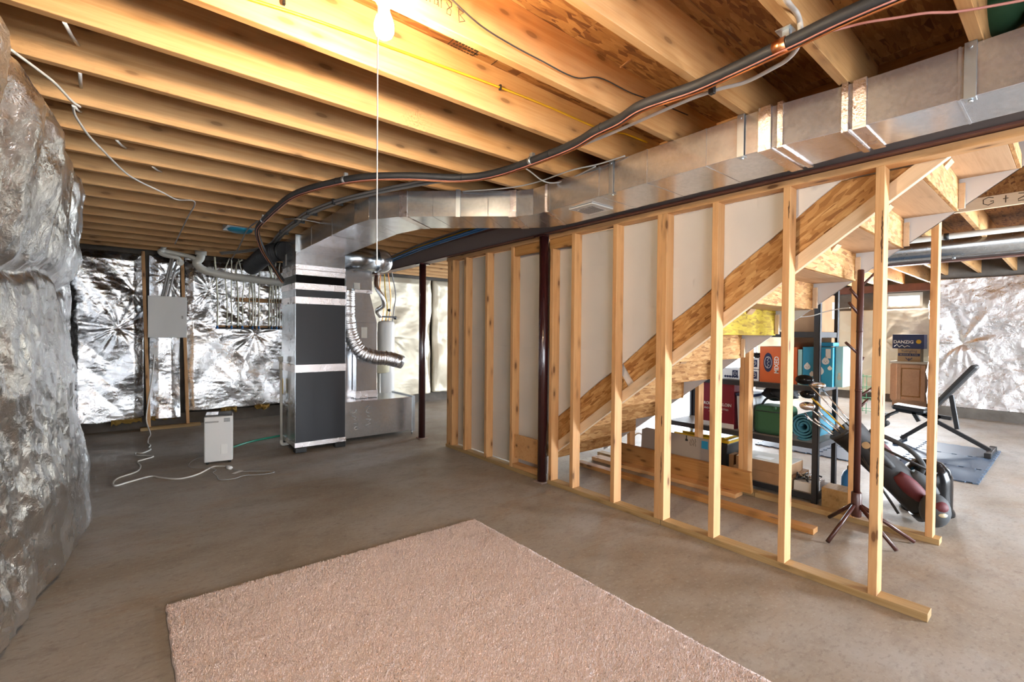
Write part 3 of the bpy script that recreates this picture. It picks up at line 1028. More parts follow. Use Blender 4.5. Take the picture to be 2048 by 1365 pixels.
def collar(p, q, w=.035, t=.004, mat=None, name='foil_tape'):
    """band around the duct between plan points p (near) and q (far)"""
    p = Vector((*p, 0)); q = Vector((*q, 0))
    d = (q - p).normalized(); n = Vector((-d.y, d.x, 0))
    m = MB()
    a, b = p - d * t, q + d * t
    for s0, s1, z0, z1 in ((a, b, DZ0 - t, DZ0), (a, b, DZ1, DZ1 + t)):
        m.hexa([(*(s0 - n * w).xy, z0), (*(s1 - n * w).xy, z0), (*(s1 + n * w).xy, z0), (*(s0 + n * w).xy, z0)], [(*(s0 - n * w).xy, z1), (*(s1 - n * w).xy, z1), (*(s1 + n * w).xy, z1), (*(s0 + n * w).xy, z1)])
    for c0, c1 in ((a, p + d * .001), (q - d * .001, b)):
        m.hexa([(*(c0 - n * w).xy, DZ0), (*(c1 - n * w).xy, DZ0), (*(c1 + n * w).xy, DZ0), (*(c0 + n * w).xy, DZ0)], [(*(c0 - n * w).xy, DZ1), (*(c1 - n * w).xy, DZ1), (*(c1 + n * w).xy, DZ1), (*(c0 + n * w).xy, DZ1)])
    return m.build(name, mat or TAPE, sd, fix=False)


lerp2 = lambda a, b, t: (a[0] + (b[0] - a[0]) * t, a[1] + (b[1] - a[1]) * t)
collar(lerp2(N[3], N[4], .02), lerp2(F[3], F[4], .02), .032)
collar(lerp2(N[3], N[4], .97), lerp2(F[3], F[4], .97), .030)
collar((2.334, 2.46), (2.72, 2.66), .014, .003)
collar((2.339, .965), (2.741, .965), .028, .007); collar((2.351, .90), (2.735, .90), .012, .009)
collar((2.386, .655), (2.707, .655), .012, .009); collar((2.392, .605), (2.704, .605), .024, .007)
# slip seams across the runs
for a in (.28, .52, .76): collar(lerp2(N[3], N[4], a), lerp2(F[3], F[4], a), .0025, .0015, GALV, 'slip_seam')
for y in (5.0, 4.35): collar(lerp2(N[0], N[1], (5.506 - y) / 1.72), lerp2(F[0], F[1], (5.506 - y) / 1.72), .003, .002, GALV, 'slip_seam')
for y, n, f in ((1.98, 2.335, 2.735), (1.62, 2.335, 2.735), (1.26, 2.337, 2.738), (.30, 2.40, 2.70), (-.15, 2.41, 2.71)): collar((n, y), (f, y), .004, .002, GALV, 'slip_seam')
# hanger straps
for px, py, dx in ((2.333, 1.075, 0), (2.333, 1.875, 0), (2.398, .27, 0)):
    w = .017
    s_ = MB()
    s_.box((px - .006, py - w, DZ0 - .004), (px - .003, py + w, JB - .002)).box((px - .006, py - w, JB - .005), (px + .04, py + w, JB - .001)).box((px - .006, py - w, DZ0 - .006), (px + .035, py + w, DZ0 - .003))
    h = s_.build('hanger_strap', STRAP, sd, .001, 1)
    MB().cyl((px - .010, py, JB - .02), (px - .005, py, JB - .02), .006, seg=8).build('screw', STRAP, h, fix=False)
    MB().cyl((px + .018, py, DZ0 - .014), (px + .018, py, DZ0 - .006), .007, seg=8).build('screw', STRAP, h, fix=False)
for t_ in (.50,):
    p = lerp2(N[3], N[4], t_); d = Vector((N[4][0] - N[3][0], N[4][1] - N[3][1], 0)).normalized(); n = Vector((-d.y, d.x, 0)); n = -n if n.y > 0 else n
    q = Vector((*p, 0)) + n * .004
    h = MB().hexa([q - d * .017 + Vector((0, 0, DZ0 - .004)), q + d * .017 + Vector((0, 0, DZ0 - .004)), q + d * .017 + n * .003 + Vector((0, 0, DZ0 - .004)), q - d * .017 + n * .003 + Vector((0, 0, DZ0 - .004))],
                  [q - d * .017 + Vector((0, 0, JB)), q + d * .017 + Vector((0, 0, JB)), q + d * .017 + n * .003 + Vector((0, 0, JB)), q - d * .017 + n * .003 + Vector((0, 0, JB))]).build('hanger_strap', STRAP, sd)
# register in the underside
rg = box('register_frame', (2.395, 2.085, DZ0 - .010), (2.62, 2.30, DZ0), WHITEPL, sd, .003)
for k in range(9):
    MB().box((2.44, 2.118 + k * .018, DZ0 - .016), (2.575, 2.128 + k * .018, DZ0 - .0095)).build('louvre', GREYCABLE, rg)

# ------------------------------------------------------------------ round ducts at the plenum
rd = thing('round_duct', 'large round galvanised duct with domed end beside the supply plenum', 'duct', (2.2, 5.72, 2.12))
MB().lathe([(.145, 1.972), (.145, 2.50)], (0, 5.74, 2.275), 32, 'x').build('pipe', GALVDARK, rd, fix=False)
MB().lathe([(.150, 2.44), (.150, 2.50), (.147, 2.54), (.135, 2.585), (.105, 2.622), (.06, 2.64), (.01, 2.645)], (0, 5.74, 2.275), 32, 'x').build('end_cap', GALV, rd, fix=False)
MB().tube([(2.447, 5.74 + .149 * math.cos(q), 2.275 + .149 * math.sin(q)) for q in [2 * PI * k / 32 for k in range(33)]], .006, 6).build('bead', GALV, rd, fix=False)

fd = thing('insulated_duct', 'black ribbed round duct entering the plenum from the left', 'duct', (1.1, 5.95, 2.15))
pth = smooth_path([(1.408, 5.95, 2.30), (1.38, 6.0, 2.30), (1.32, 6.15, 2.295), (1.29, 6.45, 2.285), (1.30, 6.9, 2.27), (1.32, 7.4, 2.26)], 26)
MB().tube(pth, [.105 + .008 * math.sin(i * 1.25) for i in range(len(pth))], 24).build('jacket', RUBBER, fd, fix=False)
for i in (6, 20): MB().tube([p for p in (pth[i], pth[i + 1])], .118, 24).build('collar_ring', GALVDARK, fd, fix=False)

# ------------------------------------------------------------------ return duct with base box
rt = thing('return_duct', 'galvanised return duct with offset riser and chalk-marked base box', 'duct', (2.4, 5.9, 0))
bx = box('base_box', (1.985, 5.63, .055), (2.93, 6.25, .50), GALV, rt, .002)
box('end_flange', (2.905, 5.622, .04), (2.945, 6.26, .515), STRAP, rt, .002)
box('end_flange', (1.985, 5.622, .055), (1.997, 5.63, .50), TAPE, rt)
for _x, _y in ((2.915, 5.65), (2.02, 5.70), (2.9, 6.2)): MB().cyl((_x, _y, 0), (_x, _y, .055), .008).build('support_leg', STRAP, rt, fix=False)
# riser: straight, slanted, straight
def slab(name, z0, z1, a, b, mat=GALV):
    (x0, x1, y0, y1), (u0, u1, w0, w1) = a, b
    return MB().hexa([(x0, y0, z0), (x1, y0, z0), (x1, y1, z0), (x0, y1, z0)], [(u0, w0, z1), (u1, w0, z1), (u1, w1, z1), (u0, w1, z1)]).build(name, mat, rt, .002, 1)


slab('riser', .50, 1.48, (2.235, 2.51, 5.86, 6.22), (2.235, 2.51, 5.86, 6.22))
slab('riser_offset', 1.48, 1.86, (2.235, 2.51, 5.86, 6.22), (2.13, 2.41, 5.86, 6.22))
slab('riser', 1.86, 2.15, (2.10, 2.44, 5.86, 6.22), (2.10, 2.44, 5.86, 6.22))
slab('riser_flange', .505, .60, (2.225, 2.52, 5.85, 6.23), (2.225, 2.52, 5.85, 6.23), TAPE)
slab('riser_flange', 1.86, 1.90, (2.095, 2.445, 5.853, 6.23), (2.095, 2.445, 5.853, 6.23), TAPE)
slab('filter_rack', .50, 1.20, (1.975, 2.23, 6.0, 6.22), (1.975, 2.23, 6.0, 6.22))
box('paper_label', (2.20, 5.849, 1.905), (2.275, 5.853, 1.985), LABELW, rt)
box('paper_label', (2.30, 5.857, 1.28), (2.375, 5.8595, 1.42), LABELW, rt)
scribble('chalk_mark', [[(-.03, .05), (.0, .075), (.025, .05), (-.02, .02), (-.025, -.0), (.015, -.02)],      # S
                        [(-.01, -.05), (.03, -.065)],
                        [(-.03, -.09), (.035, -.10), (-.0, -.125), (.035, -.145), (-.03, -.17)]],              # I M turned on their side
         face_m((2.30, 5.627, .36), (1, 0, 0), (0, 0, 1)), .0045, CHALK, rt)
scribble('chalk_mark', [[(-.04, .07), (-.05, .04), (-.02, .045), (-.015, .03), (.02, .04), (.03, .07)],
                        [(-.02, -.0), (.03, -.03), (.0, -.05), (.035, -.06)],
                        [(.0, -.10), (.05, -.11)],
                        [(.02, -.14), (.05, -.15), (.05, -.17), (.02, -.175), (.005, -.16), (.02, -.14)]],
         face_m((2.12, 5.627, .33), (1, 0, 0), (0, 0, 1)), .0045, CHALK, rt)

# flexible foil duct
fx = thing('flexible_duct', 'crinkled silver flexible duct curving down from air handler', 'duct', (2.2, 5.7, 1.0))
p = smooth_path([(2.072, 5.74, 1.86), (2.072, 5.73, 1.72), (2.075, 5.72, 1.50), (2.11, 5.71, 1.30), (2.22, 5.70, 1.12), (2.40, 5.70, 1.04), (2.58, 5.70, 1.02), (2.70, 5.69, .99)], 30)
MB().tube(p, [.084 + .007 * math.sin(i * 1.15) + .006 * math.sin(i * 2.9) for i in range(len(p))], 28).build('foil_hose', FLEX, fx, fix=False)
MB().tube([(2.69, 5.69, .99), (2.78, 5.685, .965)], .090, 28).build('end_collar', GALV, fx, fix=False)
MB().tube([(2.072, 5.74, 1.88), (2.072, 5.738, 1.83)], .090, 24).build('start_collar', GALV, fx, fix=False)

# ------------------------------------------------------------------ water heater and filter behind
wh = thing('water_heater', 'slim white water heater tank with cream drum behind the return duct', 'water heater', (3.22, 7.2, 0))
MB().lathe([(.125, .04), (.135, .05), (.135, 1.50), (.12, 1.535), (.05, 1.55), (.01, 1.552)], (3.24, 7.2, 0), 32).build('tank', WHITEPL, wh, fix=False)
MB().lathe([(.11, 0), (.11, .04)], (3.24, 7.2, 0), 24).build('base_ring', BLACK, wh, fix=False)
MB().lathe([(.10, .72), (.15, .74), (.15, 1.0), (.13, 1.03)], (3.02, 6.95, 0), 28).build('drum', CREAM, wh, fix=False)
MB().cyl((3.02, 6.95, 0), (3.02, 6.95, .72), .02).build('drum_stand', PVC, wh, fix=False)
cable('vent_hose', [(3.05, 7.05, 2.36), (2.98, 6.98, 2.20), (2.95, 6.9, 2.05), (3.02, 6.85, 1.90), (3.06, 6.9, 1.78), (3.0, 7.0, 1.70), (3.1, 7.12, 1.62)], .035, FLEX, wh, 20, 16)
for i, (x, c) in enumerate(((3.16, COPPER), (3.22, YELLOWC), (3.28, COPPER), (3.34, GREYCABLE))):
    cable('supply_pipe', [(x, 7.18, 1.53), (x + .02, 7.16, 1.75), (x - .05 + .03 * i, 7.15, 2.0), (x - .04, 7.15, 2.38)], .010, c, wh)
MB().box((3.14, 7.14, 1.60), (3.38, 7.2, 1.625)).ball((3.26, 7.13, 1.72), .025, .025, .025, 10, 6).ball((3.38, 7.16, 1.6), .03, .02, .03, 10, 6).build('valve', BLACK, wh, fix=False)

# ------------------------------------------------------------------ drain standpipe and green hose
dp = thing('drain_standpipe', 'white PVC standpipe with elbow beside the air handler', 'pipe', (1.385, 5.95, 0))
MB().tube([(1.372, 5.93, .05), (1.365, 5.93, 1.0)], .015, 14).build('riser_pipe', PVC, dp, fix=False)
MB().tube(smooth_path([(1.45, 5.93, .025), (1.39, 5.93, .025), (1.372, 5.93, .045), (1.372, 5.93, .08)], 5), .019, 14).build('elbow', PVC, dp, fix=False)
MB().cyl((1.365, 5.93, .90), (1.365, 5.93, .98), .02, seg=14).cyl((1.365, 5.93, 1.0), (1.365, 5.93, 1.06), .024, seg=14).build('coupling', PVC, dp, fix=False)
MB().box((1.366, 5.952, .62), (1.395, 5.962, .80)).build('yellow_tag', YELLOWC, dp)
o = cable('garden_hose', [(.80, 6.0, .05), (.90, 6.15, .018), (1.1, 6.34, .014), (1.35, 6.46, .013), (1.7, 6.55, .013), (2.0, 6.6, .013)], .012, GREEN)
props(o, 'green garden hose on floor from dehumidifier to behind air handler', 'hose')

# ------------------------------------------------------------------ bare bulb and pull string
BX, BY = .612, 1.385
bl = thing('light_fixture', 'bare lit bulb hanging in a white lampholder under the joist', 'light', (BX, BY, 2.44))
MB().box((BX - .05, BY - .045, 2.415), (BX + .05, 1.440, 2.50)).build('outlet_box', BLUEC, bl, .006)
MB().lathe([(.020, 2.362), (.024, 2.37), (.034, 2.385), (.045, 2.40), (.05, 2.414)], (BX, BY, 0), 24).build('lampholder', WHITEPL, bl, fix=False)
MB().lathe([(.002, 2.260), (.014, 2.263), (.024, 2.271), (.030, 2.286), (.030, 2.302), (.025, 2.322), (.017, 2.342), (.014, 2.362)], (BX, BY, 0), 24).build('bulb', BULB, bl, fix=False)
sx_, sy_ = BX - .030, BY - .022
o = cable('pull_string', [(sx_ + .004, sy_, 2.39), (sx_, sy_, 2.30), (sx_, sy_, 2.0), (sx_, sy_, 1.66), (sx_ + .001, sy_, 1.565)], .0022, WHITEC, bl, 4, 6)
MB().ball((sx_, sy_, 1.56), .005, .005, .009, 8, 6).build('string_knot', WHITEC, o, fix=False)
MB().ball((sx_, sy_, 1.63), .0035, .0035, .005, 8, 6).build('string_knot', WHITEC, o, fix=False)

# ------------------------------------------------------------------ refrigerant line along the joists
LZ = 2.395
lp = [(1.87, -1.4, LZ), (1.865, -.5, LZ)] + [onz(x, y, LZ) for x, y in ((1800, -18), (1591, 78), (1493, 125), (1395.6, 170), (1337, 190.7), (1278, 213), (1239, 238.6), (1191, 262), (1132, 295), (1001, 343), (924, 355), (826, 352), (741, 353), (674, 363), (596, 385), (556, 412), (527, 440))]
lp += [ony(515, 457, 5.05), ony(517, 477, 5.3), ony(530, 507, 5.5), ony(549, 538, 5.62), ony(566, 562, 5.68)]
ls = thing('refrigerant_line', 'black foam-wrapped refrigerant line strapped under joists and dropping to air handler', 'pipe', (1.87, 1, LZ))
path = smooth_path(lp, 8)
MB().tube(path, .0225, 14).build('foam_sleeve', RUBBER, ls, fix=False)


def offset_path(pth, right, down):
    out = []
    for i, p in enumerate(pth):
        t = (pth[min(i + 1, len(pth) - 1)] - pth[max(i - 1, 0)]).normalized()
        s = t.cross(Vector((0, 0, 1)))
        s = s.normalized() if s.length > .05 else Vector((1, 0, 0))
        wob = .004 * math.sin(i * .37)
        out.append(p + s * (right + wob) + Vector((0, 0, -down + wob * .6)))
    return out


MB().tube(offset_path(path, .010, .026), .0045, 8).build('copper_tube', COPPER, ls, fix=False)
MB().tube(offset_path(path[16:], -.010, .026), .003, 6).build('control_wire', PINKWIRE, ls, fix=False)
for i in (4 * 8 - 16, 8 * 8 + 6, 10 * 8 + 2, 12 * 8, 15 * 8, 17 * 8 + 4):
    if i + 1 < len(path):
        a, b = path[i], path[i + 1]; d = (b - a).normalized()
        MB().tube([a, a + d * .006], .0245, 12).build('cable_tie', BLACK, ls, fix=False)
for i in (11 * 8 - 4, 14 * 8 + 6, 18 * 8):
    if i + 2 < len(path):
        a = path[i]; d = (path[i + 1] - a).normalized()
        c = MB().tube([a, a + d * .022], .0255, 14).build('pipe_clamp', STRAP, ls, fix=False)
        MB().box((a.x - .012, a.y - .012, a.z + .02), (a.x + .012, a.y + .012, JB - .001)).build('clamp_tab', STRAP, c)
a = path[3 * 8 + 1]; d = (path[3 * 8 + 2] - a).normalized()
c = MB().tube([a, a + d * .045], .0262, 14).build('pipe_clamp', COPPER, ls, fix=False)
MB().box((a.x - .03, a.y - .02, JB - .004), (a.x + .02, a.y + .03, JB)).box((a.x - .014, a.y - .01, a.z + .015), (a.x + .012, a.y + .012, JB - .004)).build('clamp_tab', STRAP, c)

# ------------------------------------------------------------------ loose cables at the ceiling
o = cable('wire', [onz(1640, 68, 2.41), onz(1694, 54, 2.43), onz(1737, 44, 2.43), onz(1796, 35, 2.43), onz(1854, 26, 2.43), onz(1913, 23.5, 2.43), onz(2000, 9, 2.43), onz(2080, -6, 2.43)], .0045, PINKWIRE)
props(o, 'pink wire crossing the joists at upper right above the duct', 'cable')
o = cable('tube', [ony(1560, -40, .60), ony(1573, 0, .61), onz(1594, 28, 2.46), onz(1601, 60, 2.425), onz(1594, 95, 2.41), onz(1573, 120, 2.41), onz(1545, 137, 2.41), onz(1489, 165, 2.415), onz(1429, 181, 2.42), onz(1350, 211, 2.42), onz(1212.6, 271, 2.42), onz(1150, 295, 2.42)], .0095, PALETUBE, flat=.6)
props(o, 'pale flat tube looping round the refrigerant line and running beside it', 'tube')
o = box('tube_clip', tuple(onz(1424, 186, 2.40) - Vector((.012, .012, .005))), tuple(onz(1424, 186, 2.40) + Vector((.012, .012, .04))), BLACK, None, .003); props(o, 'small black clip holding the pale tube to a joist', 'clip')
o = cable('cable', [onz(925, 383, 2.422), onz(987, 379, 2.422), onz(1037, 373, 2.422), onz(1082, 362, 2.424), onz(1142, 341, 2.426), onz(1195, 329, 2.43), onz(1250, 312, 2.434)], .0048, WHITEC)
props(o, 'upper white cable resting along the duct edge by the bend', 'cable')
o = cable('cable', [onz(1040, 330, 2.432), onz(1060, 343, 2.425), onz(1086, 362, 2.418), onz(1110, 366, 2.418), onz(1142, 357, 2.42), onz(1191, 333, 2.428)], .0048, WHITEC)
props(o, 'lower white cable drooping from joists onto the duct bend', 'cable')
yc = [(480, -8), (600, 30), (700, 65), (850, 120), (1000, 175), (1100, 215), (1200, 258), (1250, 268)]
o = cable('cable', [ony(x, y, 1.845) for x, y in yc] + [Vector((2.60, 1.80, 2.60))], .0055, YELLOWC)
props(o, 'yellow cable stapled along the joist face behind the lit bulb', 'cable')
for x, y in ((568, 3), (1000, 175)):
    p = ony(x, y, 1.845); b = box('staple', (p.x - .004, p.y - .008, p.z - .012), (p.x + .004, p.y + .006, p.z + .012), BLACKC, o)
bc = [(895, -14), (905, 0), (960, 50), (1020, 88), (1080, 120), (1150, 155), (1200, 156), (1260, 185), (1310, 203)]
o = cable('cable', [ony(x, y, 1.4365) for x, y in bc] + [Vector((2.45, 1.43, 2.60))], .003, BLACKC)
props(o, 'thin black cable wandering along the joist marked in pen', 'cable')
# long white cable at the left
wc = [(-20, 60), (12, 92), (70, 135), (109.5, 166), (141, 199.5), (160, 214)]
o = cable('cable', [onz(x, y, 2.415) for x, y in wc], .0055, WHITEC); props(o, 'white cable slung from the bulging foil to the third joist', 'cable')
wc = [(146, 211), (150.6, 231), (174, 267), (198, 293), (246.7, 342), (276, 361.5), (325, 385), (354, 399.6), (389.5, 404.5)]
o = cable('cable', [onz(x, y, 2.41) for x, y in wc] + [onz(374, 438, 2.405), onz(350, 488, 2.40)], .0058, WHITEC); props(o, 'long white cable sagging under the joists towards the breaker panel', 'cable')
o = cable('cable', [onz(515, 442.7, 2.42), onz(494, 461, 2.40), onz(478, 494.5, 2.36), ony(462, 520, 7.9)], .007, GREYCABLE); props(o, 'grey cable curving from the refrigerant line down to the manifold', 'cable')
jf = lambda j: .663 + .4055 * j
for n_, (j, hit, src) in enumerate(((5, (156, 90), (129, 45)), (6, (162, 175), (160, 145)), (7, (162, 224), (150, 214)), (8, (252, 297), (233, 280)), (9, (323, 344), (305, 333)))):
    a = ony(*hit, jf(j) - .020); b = ony(*src, jf(j - 1) + .020)
    o = MB().tube([b, (a + b) / 2 + Vector((0, 0, -.006)), a], .0065, 8).build('cable', WHITEC, fix=False)
    props(o, 'short white cable through joist holes, %s bay from the foil bulge' % ('first', 'second', 'third', 'fourth', 'fifth')[n_], 'cable', 'cables through the joists')
# grey cable bundle beside the duct elbow
gb = thing('cable_bundle', 'bundle of grey cables with black staples curving over the supply duct', 'cable', (1.3, 4.2, 2.42))
gp = [(960, 352), (880, 356), (800, 370), (736, 384), (674, 400), (615, 423), (592, 439), (556.5, 468), (541, 486), (517, 496), (478, 502), (440, 505)]
for q, (dx, dz) in enumerate(((0, .0), (.03, -.004), (.055, 0), (.015, -.018))):
    cable('cable', [onz(x, y, 2.422) + Vector((dx, 0, dz - .003)) for x, y in gp], .0105, GREYCABLE, gb, 6)
for x, y in ((668, 402), (617, 423), (593, 439), (562, 463)):
    p = onz(x, y, 2.422)
    MB().box((p.x - .015, p.y - .008, p.z - .030), (p.x + .075, p.y + .008, p.z + .016)).build('cable_staple', BLACK, gb, .003)
# blue and yellow cables by the beam
for q, (m, dx, dz, lab) in enumerate(((BLUEC, 0, -.055, 'blue cable nearest the duct in the bundle by the beam'), (YELLOWC, .02, -.03, 'yellow cable in the bundle beside the steel beam'), (BLUEC, .045, -.012, 'middle blue cable in the bundle by the steel beam'), (GREYCABLE, .06, .014, 'grey cable among blue ones beside the steel beam'), (BLUEC, .085, -.04, 'blue cable touching the steel beam web'))):
    o = cable('cable', [onz(x, y, 2.40) + Vector((dx, 0, dz)) for x, y in ((1000, 432), (899, 466), (832, 490), (789.5, 508), (740, 530))], .0115, m, None, 6)
    props(o, lab, 'cable', 'cables beside the beam')
o = thing('duct_boot', 'small metal boot covered with blue film between far joists', 'duct', (.93, 6.3, 2.46))
p = onz(480, 462, 2.43)
MB().box((p.x - .14, p.y - .15, 2.44), (p.x + .12, p.y + .15, 2.50)).build('metal_boot', STRAP, o, .004)
MB().ball((p.x, p.y, 2.438), .12, .13, .035, 16, 8).build('blue_film', CYAN, o, fix=False)
o = cable('cable', [ony(545, 440, 5.8), onz(590, 438, 2.41), onz(625, 443, 2.41), onz(650, 449, 2.42)], .006, WHITEC); props(o, 'white cable reaching over to the plenum top', 'cable')

# writing on the joist and stamps on the subfloor
mk = face_m((.735, 1.4405, 2.503), (1, 0, 0), (0, 0, 1))
scribble('pen_writing', [[(0, -.02), (.006, .028), (.016, -.004), (.027, .03), (.034, -.018)],
                         [(.040, .0), (.052, .002), (.05, .012), (.042, .008), (.042, -.01), (.056, -.012)],
                         [(.066, .03), (.068, -.012)], [(.058, .014), (.08, .016)],
                         [(.098, .008), (.086, .008), (.085, -.01), (.097, -.008), (.1, .01), (.102, -.012)],
                         [(.112, .034), (.113, -.012)],
                         [(.155, .024), (.138, .03), (.134, .016), (.154, -.004), (.15, -.022), (.135, -.022), (.137, -.006), (.155, .012), (.155, .024)],
                         [(.185, .02), (.187, -.026)], [(.178, .02), (.206, .012), (.190, -.002), (.212, -.016), (.186, -.03)]], mk, .0018, INK, ceil)
for px, py in ((905, 80), (950, 108), (990, 124)):
    p = onz(px, py, JT); MB().box((p.x - .002, p.y - .1, JT - .0012), (p.x + .002, p.y + .1, JT)).build('stamp_line', INK, ceil)
p = onz(928, 97, JT)
rows = MB()
for r_ in range(5):
    xx = -.06
    while xx < .06:
        w_ = random.uniform(.008, .02)
        rows.box((p.x + xx, p.y - .05 + r_ * .022, JT - .0012), (p.x + xx + w_, p.y - .05 + r_ * .022 + .011, JT)); xx += w_ + .006
o = rows.build('stamp_print', INK, ceil, fix=False); o['kind'] = 'stuff'
# splinter hanging from the subfloor
p = onz(1262, 118, JT)
MB().prism([(p.x, p.y, JT), (p.x + .015, p.y + .01, JT), (p.x - .045, p.y + .02, JT - .05), (p.x - .055, p.y + .018, JT - .05)], (0, .008, .002)).build('splinter', PINE, ceil)

# ------------------------------------------------------------------ breaker panel, outlet, cord
bp = thing('breaker_panel', 'flat white breaker panel mounted across the back wall studs', 'electrical panel', (.4, 7.95, 1.25))
box('door', (.182, 7.900, 1.258), (.612, 7.912, 1.822), WHITEPL, bp, .004)
box('enclosure', (.20, 7.912, 1.275), (.595, 7.980, 1.805), STRAP, bp, .003)
MB().box((.55, 7.896, 1.52), (.57, 7.9, 1.56)).build('latch', GREYCABLE, bp, .001)
for x, dz in ((.33, 0), (.36, .03), (.40, .0)):
    cable('feed_cable', [(x, 7.95, 1.80), (x + .04, 7.96, 2.0), (x + .08, 7.95, 2.2 + dz), (x + .12, 7.95, 2.42)], .013, GREYCABLE, bp)
ob = thing('outlet_box', 'white outlet box on a stud under the breaker panel', 'outlet', (.25, 7.96, 1.0))
box('box', (.215, 7.94, 1.0), (.285, 7.98, 1.12), STRAP, ob, .003)
box('cover', (.211, 7.934, .996), (.289, 7.94, 1.124), WHITEPL, ob, .002)
wcord = [(.245, 7.925, 1.03), (.245, 7.90, .95), (.225, 7.90, .70), (.185, 7.92, .40), (.165, 7.92, .15)]
gpx = [(300.6, 868), (296.7, 877), (295.7, 887), (300.6, 891), (297.7, 896), (300.6, 900), (285, 906.5), (273, 906.5), (273, 911), (306.5, 913), (287, 920), (275, 924), (281, 933), (273, 944), (236, 957), (226, 967), (232, 972), (259.5, 964), (302.6, 953), (322, 956), (359, 958), (394.5, 949.5), (424, 935), (439.5, 933), (452, 934)]
ec = thing('extension_cord', 'white extension cord snaking over the concrete from outlet to dehumidifier', 'cord', (.2, 6.5, 0))
cable('cord', [Vector(q) for q in wcord] + [onz(x, y, .008) for x, y in gpx], .0075, WHITEC, ec, 6)
p0, p1 = onz(452, 934, .014), onz(462, 937, .014)
MB().tube([p0, p0.lerp(p1, .5), p1], [.012, .02, .018], 12).build('socket', WHITEPL, ec, fix=False)
pc = thing('power_cord', 'thin grey power cord with paper tag looping before the dehumidifier', 'cord', (.7, 5.3, 0))
gpx = [(407, 912), (385, 922), (377, 933), (392.5, 936.5), (418, 937), (432, 940), (426, 946), (433.6, 953), (439.5, 960), (467, 958), (490, 951.5), (521.6, 949.5), (547, 945.6), (541, 943), (502, 943), (482.5, 943), (464, 938)]
cable('cord', [onz(x, y, .006 if k else .05) for k, (x, y) in enumerate(gpx)], .0042, GREYCABLE, pc, 6)
p = onz(475, 945, .012); MB().box((-.05, -.02, 0), (.05, .02, .001), Matrix.Translation(p) @ Matrix.Rotation(.7, 4, 'Z')).build('paper_tag', PAPER, pc)

# ------------------------------------------------------------------ dehumidifier
dh = thing('dehumidifier', 'white portable dehumidifier with dark top grille standing on the concrete', 'dehumidifier', (.71, 5.62, 0))
R_ = Matrix.Translation((.71, 5.64, 0)) @ Matrix.Rotation(-.16, 4, 'Z')
b = MB().box((-.125, -.12, .025), (.125, .12, .485), R_).build('body', WHITEPL, dh, .012, 3)
MB().box((-.118, -.112, .485), (.118, .112, .500), R_).build('top_bezel', BLACK, dh, .004)
MB().box((-.112, -.106, .4995), (-.005, .106, .5035), R_).build('control_panel', CHROME, dh, .001)
MB().box((.012, -.106, .4995), (.112, .106, .5035), R_).build('top_grille', BLACK, dh, .001)
MB().box((-.115, -.1245, .425), (.0, -.1195, .440), R_).build('handle_groove', GREYCABLE, b, .001)
for k in range(5): MB().box((.045, -.1235, .428 + k * .008), (.10, -.1195, .4315 + k * .008), R_).build('vent_slot', BLACK, b)
MB().box((.02, -.1225, .10), (.075, -.1195, .20), R_).build('tank_window', PAPER, b, .001)
for k in range(7): MB().box((-.1275, -.07, .06 + k * .027), (-.1245, .07, .072 + k * .027), R_).build('side_vent', CREAM, b)
for sx in (-1, 1):
    for sy in (-1, 1):
        c = R_ @ Vector((sx * .095, sy * .085, .0135)); MB().lathe([(.0135, -.01), (.0135, .01)], c, 12, 'x').build('caster', BLACK, dh, fix=False)

# ------------------------------------------------------------------ plumbing manifold and drain pipes
pm = thing('plumbing_manifold', 'plumbing manifold of cream tubes between two wooden rails on the foil', 'plumbing', (1.5, 8.0, 1.4))
box('rail', (1.22, 7.985, 1.80), (1.93, 8.005, 1.86), PINE, pm, .002)
box('rail', (.98, 7.985, 1.39), (1.93, 8.005, 1.44), PINE, pm, .002)
MB().tube([(.96, 7.972, 1.40), (1.45, 7.972, 1.40)], .013, 10).build('header_pipe', BLACK, pm, fix=False)
MB().tube([(1.55, 7.972, 1.40), (1.92, 7.972, 1.40)], .013, 10).build('header_pipe', BLACK, pm, fix=False)
xs = [.98, 1.10, 1.16, 1.24, 1.30, 1.40, 1.435, 1.47, 1.52, 1.66, 1.70, 1.735, 1.77, 1.81]
for i, x in enumerate(xs):
    tz = 2.05 + .3 * random.random()
    t = cable('tube', [(x, 7.965, 1.40), (x + .004, 7.96, 1.62), (x + random.uniform(-.01, .01), 7.955, 1.85), (x + random.uniform(-.05, .03), 7.93, tz), (x + random.uniform(-.08, .05), 7.9, 2.42)], .008 if i % 3 else .011, PEX, pm, 5)
    MB().cyl((x, 7.965, 1.39), (x, 7.965, 1.435), .014, seg=10).build('valve', BLACK if i % 2 else BLUEC, t, fix=False)
    MB().box((x - .013, 7.950, 1.825), (x + .013, 7.986, 1.842)).build('tube_clip', BLACK, t)
box('red_switch', (1.86, 7.93, 1.70), (1.945, 7.984, 1.86), RED, pm, .006)
box('switch_toggle', (1.885, 7.922, 1.75), (1.92, 7.93, 1.80), WHITEPL, pm, .002)

